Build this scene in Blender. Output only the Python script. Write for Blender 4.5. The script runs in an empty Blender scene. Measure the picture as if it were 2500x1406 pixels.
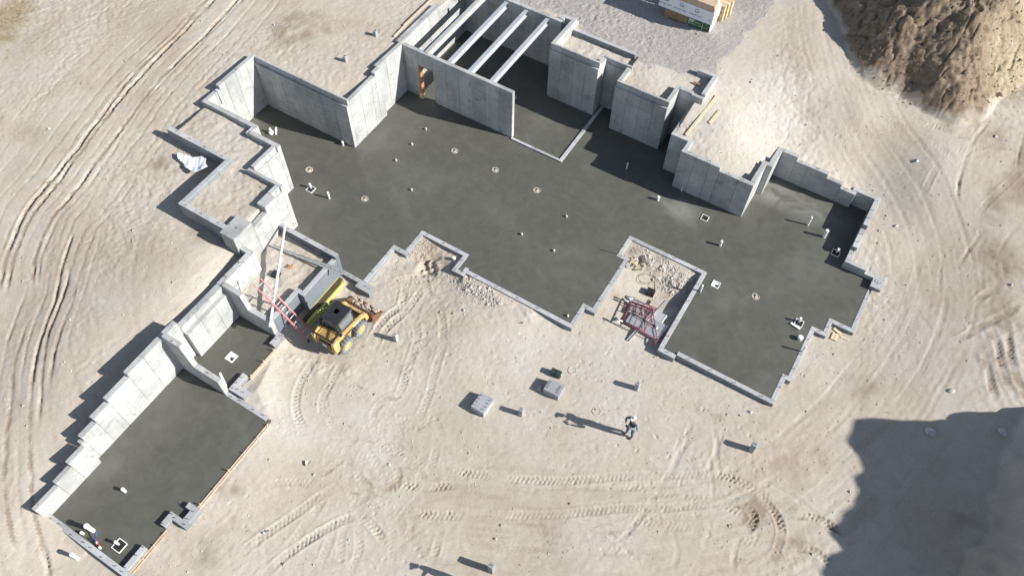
import bpy, bmesh, math, random
import numpy as np
from mathutils import Vector, Matrix
R = math.radians
random.seed(7); RNG = np.random.default_rng(11)
sc = bpy.context.scene
COL = sc.collection

# ------------------------------------------------------------------ camera
TILT, ROLL, YAW, FPX = 0.57832647, 0.02563076, -0.52685383, 1972.3
ct, st = math.cos(TILT), math.sin(TILT); cr, sr = math.cos(ROLL), math.sin(ROLL)
M0 = Matrix(((1,0,0),(0,-ct,-st),(0,st,-ct)))
RR = Matrix(((cr,-sr,0),(sr,cr,0),(0,0,1)))
CY, SY = math.cos(YAW), math.sin(YAW)
WB = Matrix(((CY,SY,0),(-SY,CY,0),(0,0,1)))
CW = WB @ (RR @ M0).transposed()            # camera (right, down, forward) -> world
cam_d = bpy.data.cameras.new('camera'); cam = bpy.data.objects.new('camera', cam_d); COL.objects.link(cam)
right, down, fwd = CW.col[0], CW.col[1], CW.col[2]
rot = Matrix((right, -down, -fwd)).transposed()
cam.matrix_world = Matrix.Translation((0,0,30)) @ rot.to_4x4()
cam_d.sensor_width = 36; cam_d.lens = 36*FPX/2500; cam_d.clip_end = 2000; cam_d.clip_start = 0.5
sc.camera = cam
def P(px, py, z=0.0):                       # surveying helper: photo pixel on a level plane -> site coordinates
    d = CW @ Vector(((px-1250)/FPX, (py-703)/FPX, 1.0)); s = (z-30)/d.z
    return d.x*s, d.y*s

# ------------------------------------------------------------------ world, sun, exposure
SUN = Vector((1.65, 0.385, 1.0)).normalized()
w = bpy.data.worlds.new('World'); sc.world = w; w.use_nodes = True
wn = w.node_tree; wn.nodes.clear()
sky = wn.nodes.new('ShaderNodeTexSky'); sky.sky_type = 'NISHITA'; sky.sun_disc = False
sky.sun_elevation = math.asin(SUN.z); sky.sun_rotation = math.atan2(SUN.x, SUN.y)
sky.altitude = 1400; sky.air_density = 1.0; sky.dust_density = 1.2; sky.ozone_density = 1.0
hs = wn.nodes.new('ShaderNodeHueSaturation'); hs.inputs['Saturation'].default_value = 0.72
bg = wn.nodes.new('ShaderNodeBackground'); bg.inputs['Strength'].default_value = 0.077
wo = wn.nodes.new('ShaderNodeOutputWorld')
wn.links.new(sky.outputs[0], hs.inputs['Color']); wn.links.new(hs.outputs[0], bg.inputs[0]); wn.links.new(bg.outputs[0], wo.inputs[0])
sd = bpy.data.lights.new('sun', 'SUN'); sd.energy = 4.6; sd.angle = R(0.53); sd.color = (1.0, 0.955, 0.89)
so = bpy.data.objects.new('sun', sd); COL.objects.link(so); so.location = (40, 10, 40)
so.rotation_euler = SUN.to_track_quat('Z', 'Y').to_euler()
sc.view_settings.view_transform = 'Standard'; sc.view_settings.look = 'None'
sc.view_settings.exposure = 0.72; sc.view_settings.gamma = 1; sc.view_settings.use_curve_mapping = False
sc.render.engine = 'CYCLES'

# ------------------------------------------------------------------ materials
MATS = {}
def new_mat(name, rough=0.8, spec=0.3, metal=0.0):
    m = bpy.data.materials.new(name); m.use_nodes = True; nt = m.node_tree; b = nt.nodes['Principled BSDF']
    b.inputs['Roughness'].default_value = rough; b.inputs['Metallic'].default_value = metal
    b.inputs['Specular IOR Level'].default_value = spec
    MATS[name] = m; return m, nt, b
def nd(nt, t, **kw):
    n = nt.nodes.new(t)
    for k, v in kw.items():
        if k in n.inputs: n.inputs[k].default_value = v
        else: setattr(n, k, v)
    return n
def noise(nt, scale, detail=4, rough=0.6, vec=None, dist=0.0):
    n = nd(nt, 'ShaderNodeTexNoise', Scale=scale, Detail=detail, Roughness=rough, Distortion=dist)
    if vec is not None: nt.links.new(vec, n.inputs['Vector'])
    return n.outputs['Fac']
def ramp(nt, fac, stops):
    r = nt.nodes.new('ShaderNodeValToRGB'); e = r.color_ramp.elements
    while len(e) < len(stops): e.new(0.5)
    for i, (p, c) in enumerate(stops):
        e[i].position = p; e[i].color = (c[0], c[1], c[2], 1)
    nt.links.new(fac, r.inputs[0]); return r.outputs[0]
def mix(nt, fac, a, b, mode='MIX'):
    n = nt.nodes.new('ShaderNodeMix'); n.data_type = 'RGBA'; n.blend_type = mode
    for s, i in ((fac, 0), (a, 6), (b, 7)):
        if isinstance(s, (int, float)): n.inputs[i].default_value = s
        elif isinstance(s, tuple): n.inputs[i].default_value = (*s, 1)
        else: nt.links.new(s, n.inputs[i])
    return n.outputs[2]
def mth(nt, op, a, b=0.0, clamp=False):
    n = nt.nodes.new('ShaderNodeMath'); n.operation = op; n.use_clamp = clamp
    for i, s in enumerate((a, b)):
        if isinstance(s, (int, float)): n.inputs[i].default_value = s
        else: nt.links.new(s, n.inputs[i])
    return n.outputs[0]
def bump(nt, b, h, strength, dist):
    n = nd(nt, 'ShaderNodeBump', Strength=strength, Distance=dist)
    nt.links.new(h, n.inputs['Height']); nt.links.new(n.outputs[0], b.inputs['Normal'])
def wpos(nt): return nt.nodes.new('ShaderNodeNewGeometry').outputs['Position']
def plain(name, col, rough=0.6, spec=0.4, metal=0.0, var=0.12, scale=6.0):
    m, nt, b = new_mat(name, rough, spec, metal)
    f = noise(nt, scale, 5, 0.65, wpos(nt))
    lo = tuple(c*(1-var) for c in col); hi = tuple(min(1, c*(1+var)) for c in col)
    nt.links.new(ramp(nt, f, [(0.3, lo), (0.7, hi)]), b.inputs['Base Color']); return m
def mapping(nt, vec, sc_):
    n = nt.nodes.new('ShaderNodeMapping'); n.inputs['Scale'].default_value = sc_
    nt.links.new(vec, n.inputs['Vector']); return n.outputs[0]

# formed concrete
def make_concrete(name, dark, light, blot=0.35):
    m, nt, b = new_mat(name, 0.85, 0.25); p = wpos(nt)
    info = nt.nodes.new('ShaderNodeObjectInfo').outputs['Random']
    f1 = noise(nt, 0.9, 6, 0.62, p); f2 = noise(nt, 14, 5, 0.7, p)
    st_ = noise(nt, 1.0, 5, 0.7, mapping(nt, p, (5.5, 5.5, 0.35)))
    c = ramp(nt, f1, [(0.3, dark), (0.62, light)])
    c = mix(nt, mth(nt, 'MULTIPLY', ramp(nt, st_, [(0.5, (0,0,0)), (0.72, (1,1,1))]), 0.30), c, tuple(x*0.62 for x in dark))
    bl = ramp(nt, noise(nt, 2.1, 7, 0.72, p, 0.6), [(0.585, (0,0,0)), (0.66, (1,1,1))])
    c = mix(nt, mth(nt, 'MULTIPLY', bl, blot), c, tuple(x*0.55 for x in dark))
    bd = noise(nt, 1.3, 6, 0.7, mapping(nt, p, (.8, .8, 3.2)), 1.0)
    c = mix(nt, mth(nt, 'MULTIPLY', ramp(nt, bd, [(0.54, (0,0,0)), (0.62, (1,1,1))]), blot*.55), c, tuple(x*0.6 for x in dark))
    c = mix(nt, mth(nt, 'MULTIPLY', ramp(nt, noise(nt, 0.8, 5, 0.6, mapping(nt, p, (1.2, 1.2, .8))), [(0.3, (1,1,1)), (0.45, (0,0,0))]), .3), c, tuple(min(.62, x*1.18) for x in light))
    c = mix(nt, 0.22, c, ramp(nt, f2, [(0.3, (0.12,)*3), (0.7, (0.75,)*3)]), 'SOFT_LIGHT')
    v = mth(nt, 'ADD', mth(nt, 'MULTIPLY', info, 0.20), 0.90)
    vv = nt.nodes.new('ShaderNodeCombineColor')
    for i in range(3): nt.links.new(v, vv.inputs[i])
    c = mix(nt, 1.0, c, vv.outputs[0], 'MULTIPLY')
    nt.links.new(c, b.inputs['Base Color'])
    bump(nt, b, mth(nt, 'ADD', noise(nt, 9, 6, 0.7, p), mth(nt, 'MULTIPLY', noise(nt, 60, 2, 0.5, p), 0.3)), 0.5, 0.01)
    return m
make_concrete('wall_concrete', (0.34, 0.35, 0.352), (0.475, 0.485, 0.478), 0.65)
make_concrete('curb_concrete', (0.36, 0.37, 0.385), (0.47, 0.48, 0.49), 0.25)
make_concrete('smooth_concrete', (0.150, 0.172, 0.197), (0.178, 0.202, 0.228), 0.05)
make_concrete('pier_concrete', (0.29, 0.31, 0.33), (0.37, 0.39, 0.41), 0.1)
make_concrete('curb_side_concrete', (0.20, 0.22, 0.235), (0.26, 0.28, 0.29), 0.1)

# trowelled green slab
m, nt, b = new_mat('slab_concrete', 0.5, 0.35); p = wpos(nt)
f = noise(nt, 0.32, 7, 0.58, p, 0.5); f2 = noise(nt, 1.7, 6, 0.62, p, 0.8)
c = ramp(nt, f, [(0.28, (0.086, 0.087, 0.073)), (0.55, (0.107, 0.107, 0.092)), (0.72, (0.150, 0.150, 0.134))])
c = mix(nt, 0.36, c, ramp(nt, f2, [(0.3, (0.084, 0.085, 0.074)), (0.7, (0.136, 0.136, 0.120))]))
wv = nd(nt, 'ShaderNodeTexNoise', Scale=0.8, Detail=7.0, Roughness=0.6, Distortion=3.5); nt.links.new(p, wv.inputs['Vector'])
c = mix(nt, mth(nt, 'MULTIPLY', ramp(nt, wv.outputs[0], [(0.52, (0,0,0)), (0.66, (1,1,1))]), 0.22), c, (0.16, 0.16, 0.143))
# pale drying bloom against the west-facing bays
sx = nt.nodes.new('ShaderNodeSeparateXYZ'); nt.links.new(p, sx.inputs[0])
bx = mth(nt, 'SUBTRACT', 1.0, mth(nt, 'MULTIPLY', mth(nt, 'ABSOLUTE', mth(nt, 'ADD', sx.outputs[0], 1.7)), 0.24), True)
by = mth(nt, 'SUBTRACT', 1.0, mth(nt, 'MULTIPLY', mth(nt, 'ABSOLUTE', mth(nt, 'SUBTRACT', sx.outputs[1], 28.3)), 0.95), True)
bl1 = mth(nt, 'MULTIPLY', mth(nt, 'MULTIPLY', bx, by), 1.6, True)
bx = mth(nt, 'SUBTRACT', 1.0, mth(nt, 'MULTIPLY', mth(nt, 'ABSOLUTE', mth(nt, 'ADD', sx.outputs[0], 5.4)), 0.6), True)
by = mth(nt, 'SUBTRACT', 1.0, mth(nt, 'MULTIPLY', mth(nt, 'ABSOLUTE', mth(nt, 'SUBTRACT', sx.outputs[1], 24.9)), 1.1), True)
bl2 = mth(nt, 'MULTIPLY', mth(nt, 'MULTIPLY', bx, by), 1.3, True)
blm = mth(nt, 'MULTIPLY', mth(nt, 'ADD', bl1, bl2, True), ramp(nt, noise(nt, 0.9, 5, 0.55, p, 1.0), [(0.38, (0.15,)*3), (0.6, (1,1,1))]))
c = mix(nt, mth(nt, 'MULTIPLY', blm, 0.8), c, (0.245, 0.245, 0.225))
sc1 = nd(nt, 'ShaderNodeTexNoise', Scale=1.1, Detail=8, Roughness=0.75, Distortion=2.5); nt.links.new(p, sc1.inputs['Vector'])
c = mix(nt, mth(nt, 'MULTIPLY', ramp(nt, sc1.outputs[0], [(0.66, (0,0,0)), (0.70, (1,1,1))]), 0.25), c, (0.26, 0.26, 0.24))
nt.links.new(c, b.inputs['Base Color'])
nt.links.new(ramp(nt, f2, [(0.3, (0.36,)*3), (0.7, (0.56,)*3)]), b.inputs['Roughness'])
bump(nt, b, noise(nt, 3.0, 6, 0.6, p), 0.35, 0.006)

# earth (vertex masks: damp stains and tone painted inside the large shadow, gravel, brown topsoil, dry-grass ground, grey spoil)
m, nt, b = new_mat('earth', 0.95, 0.12); p = wpos(nt)
def att(n): a = nt.nodes.new('ShaderNodeAttribute'); a.attribute_name = n; return a.outputs['Fac']
fa = noise(nt, 0.22, 6, 0.6, p, 0.6); fb = noise(nt, 1.6, 6, 0.65, p); fc = noise(nt, 13, 5, 0.75, p)
sand = ramp(nt, fa, [(0.30, (0.405, 0.338, 0.265)), (0.45, (0.462, 0.415, 0.352)), (0.56, (0.497, 0.460, 0.405)), (0.70, (0.525, 0.498, 0.452))])
sand = mix(nt, 0.38, sand, ramp(nt, fb, [(0.3, (0.405, 0.358, 0.296)), (0.7, (0.540, 0.510, 0.460))]))
sand = mix(nt, mth(nt, 'MULTIPLY', att('streak'), 0.5), sand, (0.345, 0.285, 0.222))
sand = mix(nt, mth(nt, 'MULTIPLY', att('pale'), 0.55), sand, (0.56, 0.535, 0.495))
sand = mix(nt, 0.36, sand, ramp(nt, fc, [(0.3, (0.26,)*3), (0.7, (0.72,)*3)]), 'SOFT_LIGHT')
vs_ = nd(nt, 'ShaderNodeTexVoronoi', Scale=7.0); nt.links.new(p, vs_.inputs['Vector'])
spk = mth(nt, 'MULTIPLY', ramp(nt, vs_.outputs['Distance'], [(0.10, (1,1,1)), (0.20, (0,0,0))]), ramp(nt, noise(nt, 0.7, 3, 0.6, p), [(0.45, (0,0,0)), (0.6, (1,1,1))]))
sand = mix(nt, mth(nt, 'MULTIPLY', spk, 0.5), sand, mix(nt, ramp(nt, vs_.outputs['Color'], [(0.45, (0,0,0)), (0.55, (1,1,1))]), (0.22, 0.19, 0.16), (0.60, 0.57, 0.53)))
crk = ramp(nt, mth(nt, 'ABSOLUTE', mth(nt, 'SUBTRACT', noise(nt, 2.6, 6, 0.72, p, 1.2), 0.5)), [(0.0, (1,1,1)), (0.018, (0,0,0))])
sand = mix(nt, mth(nt, 'MULTIPLY', crk, 0.30), sand, (0.29, 0.245, 0.20))
damp = ramp(nt, mth(nt, 'ADD', att('damp'), mth(nt, 'MULTIPLY', mth(nt, 'SUBTRACT', fb, 0.5), 0.7)), [(0.22, (0,0,0)), (0.62, (1,1,1))])
c = mix(nt, mth(nt, 'MULTIPLY', damp, 0.66), sand, (0.245, 0.19, 0.135))
grey = ramp(nt, mth(nt, 'ADD', att('grey'), mth(nt, 'MULTIPLY', mth(nt, 'SUBTRACT', noise(nt, 4, 5, 0.7, p), 0.5), 0.9)), [(0.35, (0,0,0)), (0.75, (1,1,1))])
c = mix(nt, mth(nt, 'MULTIPLY', grey, 0.7), c, ramp(nt, noise(nt, 25, 3, 0.7, p), [(0.35, (0.17, 0.165, 0.15)), (0.65, (0.46, 0.45, 0.41))]))
br = ramp(nt, mth(nt, 'ADD', att('brown'), mth(nt, 'MULTIPLY', mth(nt, 'SUBTRACT', fb, 0.5), 0.5)), [(0.3, (0,0,0)), (0.7, (1,1,1))])
brc = ramp(nt, noise(nt, 2.2, 8, 0.74, p, 0.8), [(0.32, (0.125, 0.092, 0.064)), (0.52, (0.225, 0.175, 0.128)), (0.72, (0.36, 0.295, 0.222))])
c = mix(nt, br, c, brc)
vo = nd(nt, 'ShaderNodeTexVoronoi', Scale=19.0); nt.links.new(p, vo.inputs['Vector'])
gcol = mix(nt, 0.55, ramp(nt, vo.outputs['Color'], [(0.1, (0.20, 0.19, 0.185)), (0.5, (0.335, 0.315, 0.305)), (0.9, (0.52, 0.495, 0.48))]), ramp(nt, noise(nt, 12, 5, 0.8, p), [(0.35, (0.26, 0.245, 0.238)), (0.65, (0.43, 0.41, 0.40))]))
gv = ramp(nt, mth(nt, 'ADD', att('gravel'), mth(nt, 'MULTIPLY', mth(nt, 'SUBTRACT', fb, 0.5), 0.35)), [(0.4, (0,0,0)), (0.6, (1,1,1))])
c = mix(nt, mth(nt, 'MULTIPLY', gv, 0.9), c, gcol)
dg = ramp(nt, mth(nt, 'ADD', att('drygrass'), mth(nt, 'MULTIPLY', mth(nt, 'SUBTRACT', fb, 0.5), 0.7)), [(0.35, (0,0,0)), (0.75, (1,1,1))])
c = mix(nt, dg, c, ramp(nt, noise(nt, 6, 7, 0.8, p, 1.0), [(0.35, (0.20, 0.165, 0.105)), (0.6, (0.42, 0.36, 0.26))]))
nt.links.new(c, b.inputs['Base Color'])
h = mth(nt, 'ADD', mth(nt, 'MULTIPLY', noise(nt, 9, 9, 0.8, p, 0.8), 0.9), mth(nt, 'MULTIPLY', noise(nt, 30, 4, 0.75, p), mth(nt, 'ADD', 0.28, mth(nt, 'MULTIPLY', gv, 0.75))))
bump(nt, b, h, 0.55, 0.024)

plain('pvc_white', (0.80, 0.81, 0.80), 0.35, 0.5, var=0.03)
plain('cap_pale', (0.50, 0.48, 0.40), 0.6, var=0.1)
plain('dark_hole', (0.02, 0.02, 0.02), 0.9)
plain('pour_pad', (0.36, 0.34, 0.29), 0.9, var=0.4, scale=30)
plain('steel', (0.52, 0.57, 0.60), 0.45, 0.5, 0.35, var=0.1, scale=3)
plain('rust', (0.16, 0.085, 0.05), 0.85, var=0.4, scale=20)
plain('dark_metal', (0.045, 0.045, 0.05), 0.6, 0.4)
plain('lumber', (0.60, 0.43, 0.25), 0.75, var=0.15, scale=9)
plain('lumber_pale', (0.66, 0.55, 0.38), 0.75, var=0.15, scale=7)
plain('lumber_top', (0.50, 0.39, 0.28), 0.8, var=0.2, scale=9)
plain('form_wood', (0.52, 0.415, 0.33), 0.8, var=0.2, scale=8)
plain('muddy_wood', (0.42, 0.34, 0.25), 0.9, var=0.25, scale=8)
plain('orange_wood', (0.40, 0.20, 0.11), 0.7, var=0.2, scale=6)
plain('yellow_paint', (0.56, 0.385, 0.15), 0.4, 0.5, var=0.1, scale=5)
plain('black_paint', (0.028, 0.03, 0.034), 0.42, 0.5, var=0.2)
plain('rubber', (0.06, 0.063, 0.068), 0.85, var=0.25, scale=20)
plain('dusty_rubber', (0.20, 0.21, 0.215), 0.9, var=0.25, scale=14)
plain('glass_dark', (0.16, 0.19, 0.20), 0.15, 0.6, var=0.1)
plain('yellow_wrap', (0.44, 0.47, 0.15), 0.3, 0.5, var=0.1, scale=5)
plain('brown_edge', (0.085, 0.06, 0.035), 0.7, var=0.3, scale=9)
plain('ladder_red', (0.62, 0.19, 0.19), 0.45, 0.4, var=0.15)
plain('aluminium', (0.66, 0.67, 0.68), 0.35, 0.6, 0.5, var=0.1, scale=8)
plain('red_steel', (0.20, 0.022, 0.028), 0.45, 0.5, var=0.2)
plain('weathered_ply', (0.40, 0.42, 0.42), 0.7, var=0.2, scale=10)
plain('white_wrap', (0.72, 0.76, 0.82), 0.45, 0.4, var=0.04)
plain('white_end', (0.86, 0.86, 0.84), 0.5, 0.4, var=0.03)
plain('kraft', (0.27, 0.20, 0.12), 0.8, var=0.1, scale=4)
plain('zip_green', (0.035, 0.13, 0.06), 0.7, var=0.12, scale=3)
plain('print_blue', (0.03, 0.06, 0.18), 0.6, var=0.05)
plain('print_green', (0.10, 0.22, 0.09), 0.6, var=0.05)
plain('print_white', (0.75, 0.77, 0.75), 0.6, var=0.02)
plain('cloth_white', (0.74, 0.77, 0.82), 0.8, var=0.06, scale=4)
plain('blue_pipe', (0.02, 0.10, 0.35), 0.4)
plain('red_pipe', (0.45, 0.02, 0.02), 0.4)
plain('green_box', (0.028, 0.05, 0.042), 0.45, 0.5)
plain('jacket', (0.20, 0.26, 0.28), 0.85, var=0.2, scale=12)
plain('vest', (0.022, 0.025, 0.032), 0.8)
plain('jeans', (0.09, 0.14, 0.21), 0.85, var=0.25, scale=18)
plain('skin', (0.42, 0.28, 0.22), 0.6, var=0.05)
plain('cap_white', (0.78, 0.80, 0.84), 0.7, var=0.03)
plain('boot', (0.10, 0.07, 0.05), 0.8)
plain('hair', (0.03, 0.02, 0.015), 0.8)
plain('rock', (0.48, 0.48, 0.46), 0.9, var=0.3, scale=5)
plain('dirt_clod', (0.40, 0.345, 0.285), 0.95, var=0.25, scale=5)
plain('straw', (0.42, 0.34, 0.20), 0.9, var=0.3, scale=3)
plain('trash_pale', (0.62, 0.54, 0.44), 0.8, var=0.3, scale=9)
plain('topsoil', (0.17, 0.125, 0.088), 0.95, var=0.35, scale=4)
plain('spoil', (0.47, 0.44, 0.39), 0.95, var=0.3, scale=12)

# ------------------------------------------------------------------ mesh helpers
class MB:
    def __init__(s): s.v = []; s.f = []
    def add(s, vs, fs):
        k = len(s.v); s.v += [tuple(v) for v in vs]; s.f += [tuple(i+k for i in f) for f in fs]; return s
    def box(s, x0, x1, y0, y1, z0, z1, mat=None):
        vs = [(x0,y0,z0),(x1,y0,z0),(x1,y1,z0),(x0,y1,z0),(x0,y0,z1),(x1,y0,z1),(x1,y1,z1),(x0,y1,z1)]
        if mat is not None: vs = [mat @ Vector(v) for v in vs]
        return s.add(vs, [(0,3,2,1),(4,5,6,7),(0,1,5,4),(1,2,6,5),(2,3,7,6),(3,0,4,7)])
    def bbox(s, x0, x1, y0, y1, z0, z1, b=0.02, mat=None):       # bevelled box
        vs = []
        for z, i in ((z0, b), (z0+b, 0), (z1-b, 0), (z1, b)):
            for (x, y, dx, dy) in ((x0,y0,1,0),(x0,y0,0,1),(x0,y1,0,-1),(x0,y1,1,0),(x1,y1,-1,0),(x1,y1,0,-1),(x1,y0,0,1),(x1,y0,-1,0)):
                px = x + dx*b; py = y + dy*b
                cx = (x0+x1)/2; cy = (y0+y1)/2
                px += (i if px < cx else -i)*0.7; py += (i if py < cy else -i)*0.7
                vs.append((px, py, z))
        if mat is not None: vs = [mat @ Vector(v) for v in vs]
        fs = [tuple(range(8))]
        for k in range(3):
            for j in range(8):
                a = k*8+j; c = k*8+(j+1) % 8; fs.append((a, a+8, c+8, c))
        fs.append(tuple(reversed(range(24, 32))))
        return s.add(vs, fs)
    def tube(s, p0, p1, r0, r1=None, n=10, caps=True):
        r1 = r0 if r1 is None else r1; p0 = Vector(p0); p1 = Vector(p1); d = (p1-p0).normalized()
        a = d.orthogonal().normalized(); b = d.cross(a); vs = []
        for p, r in ((p0, r0), (p1, r1)):
            for i in range(n):
                t = 2*math.pi*i/n; vs.append(p + a*r*math.cos(t) + b*r*math.sin(t))
        fs = [(i, (i+1) % n, n+(i+1) % n, n+i) for i in range(n)]
        if caps: fs += [tuple(reversed(range(n))), tuple(range(n, 2*n))]
        return s.add(vs, fs)
    def beam(s, p0, p1, w, h, up=(0,0,1)):
        p0 = Vector(p0); p1 = Vector(p1); d = (p1-p0).normalized(); sd_ = d.cross(Vector(up)).normalized(); u = sd_.cross(d)
        vs = [p + sd_*a*w/2 + u*b_*h/2 for p in (p0, p1) for a, b_ in ((-1,-1),(1,-1),(1,1),(-1,1))]
        return s.add(vs, [(0,1,2,3),(7,6,5,4),(0,4,5,1),(1,5,6,2),(2,6,7,3),(3,7,4,0)])
    def prism(s, pts, axis, a0, a1):        # 2D polygon extruded along an axis
        n = len(pts); vs = []
        for a in (a0, a1):
            for (u, v) in pts:
                vs.append({'x': (a, u, v), 'y': (u, a, v), 'z': (u, v, a)}[axis])
        return s.add(vs, [tuple(range(n)), tuple(reversed(range(n, 2*n)))] + [(i, i+n, (i+1) % n + n, (i+1) % n) for i in range(n)])
    def torus(s, c, R0, r, n=24, k=8, axis='z'):
        c = Vector(c); vs = []
        for i in range(n):
            t = 2*math.pi*i/n
            for j in range(k):
                q = 2*math.pi*j/k; rr = R0 + r*math.cos(q)
                v = Vector((rr*math.cos(t), rr*math.sin(t), r*math.sin(q)))
                if axis == 'x': v = Vector((v.z, v.x, v.y))
                vs.append(c+v)
        return s.add(vs, [(i*k+j, ((i+1) % n)*k+j, ((i+1) % n)*k+(j+1) % k, i*k+(j+1) % k) for i in range(n) for j in range(k)])
    def mesh(s, name, mat, smooth=False):
        me = bpy.data.meshes.new(name); me.from_pydata(s.v, [], s.f); me.materials.append(MATS[mat] if isinstance(mat, str) else mat)
        bm = bmesh.new(); bm.from_mesh(me); bmesh.ops.recalc_face_normals(bm, faces=bm.faces); bm.to_mesh(me); bm.free()
        if smooth: me.polygons.foreach_set('use_smooth', [True]*len(me.polygons))
        return me
    def build(s, name, mat, parent=None, smooth=False, **kw):
        o = bpy.data.objects.new(name, s.mesh(name, mat, smooth)); COL.objects.link(o)
        if parent is not None: o.parent = parent
        return tag(o, **kw)
def tag(o, label=None, cat=None, group=None, kind=None):
    if label: o['label'] = label
    if cat: o['category'] = cat
    if group: o['group'] = group
    if kind: o['kind'] = kind
    return o
def empty(name, label, cat, loc=(0,0,0), rz=0.0, group=None):
    o = bpy.data.objects.new(name, None); COL.objects.link(o); o.location = loc; o.rotation_euler = (0,0,rz); o.empty_display_size = 0.3
    return tag(o, label, cat, group, 'thing')
def copy_tree(o, parent=None):
    c = o.copy(); COL.objects.link(c); c.parent = parent
    for ch in list(o.children): copy_tree(ch, c)
    return c

# ------------------------------------------------------------------ site plan
MAIN = [(-26.59,16.6),(-26.59,20.0),(-20.92,20.0),(-20.92,22.6),(-21.09,22.6),(-21.09,30.33),(-15.2,30.33),(-15.2,30.7),(-14.5,30.7),(-14.5,28.3),(-11.97,28.3),(-11.97,29.15),(-10.64,29.15),(-10.64,27.96),(-8.07,27.96),(-8.07,29.2),(-7.1,29.2),(-7.1,26.95),(-6.25,26.95),(-6.25,26.18),(-2.85,26.18),(-2.85,27.95),(-2.58,27.95),(-2.58,29.45),(1.41,29.45),(1.41,29.68),(2.37,29.68),(2.37,25.9),(3.77,25.9),(3.77,22.82),(2.8,22.82),(2.8,22.02),(2.28,22.02),(2.28,19.17),(2.05,19.17),(2.05,17.82),(-2.3,17.82),(-2.3,17.61),(-2.9,17.61),(-2.9,22.2),(-6.62,22.2),(-6.62,21.04),(-6.21,21.04),(-6.21,17.8),(-6.68,17.8),(-6.68,16.6),(-12.12,16.6),(-12.12,16.4),(-12.54,16.4),(-12.54,17.34),(-14.95,17.34),(-14.95,15.97),(-15.58,15.97),(-15.58,13.64),(-20.2,13.6),(-20.2,14.5),(-21.87,14.5),(-21.87,16.19),(-23.5,16.19),(-23.5,16.6)]
WING = [(-19.22,-.81),(-19.22,1.71),(-19.45,1.71),(-19.45,6.46),(-14.76,6.46),(-14.76,1.6),(-15.2,1.6),(-15.2,-.81)]
ROOM = [(-19.45,6.46),(-19.45,7.2),(-19.3,7.2),(-19.3,9.6),(-16.85,9.6),(-16.74,9.05),(-16.74,7.4),(-16.85,6.46)]
YARD = [(-19.44,9.6),(-19.44,11.4),(-20.08,11.4),(-20.08,13.6),(-16.86,13.6),(-16.86,11.3),(-17.16,11.3),(-17.16,9.6)]
PORCH = [(-26.6,14.45),(-26.6,16.6),(-23.5,16.6),(-23.5,16.19),(-21.9,16.19),(-21.9,14.5),(-20.25,14.5),(-20.25,11.5),(-23.14,11.5),(-23.14,14.45)]
def inside(poly, X, Y):
    r = np.zeros(X.shape, bool); n = len(poly)
    for i in range(n):
        x0, y0 = poly[i]; x1, y1 = poly[(i+1) % n]
        if y0 == y1: continue
        c = ((Y >= min(y0, y1)) & (Y < max(y0, y1)))
        xi = x0 + (Y-y0)*(x1-x0)/(y1-y0)
        r ^= c & (X < xi)
    return r

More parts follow.
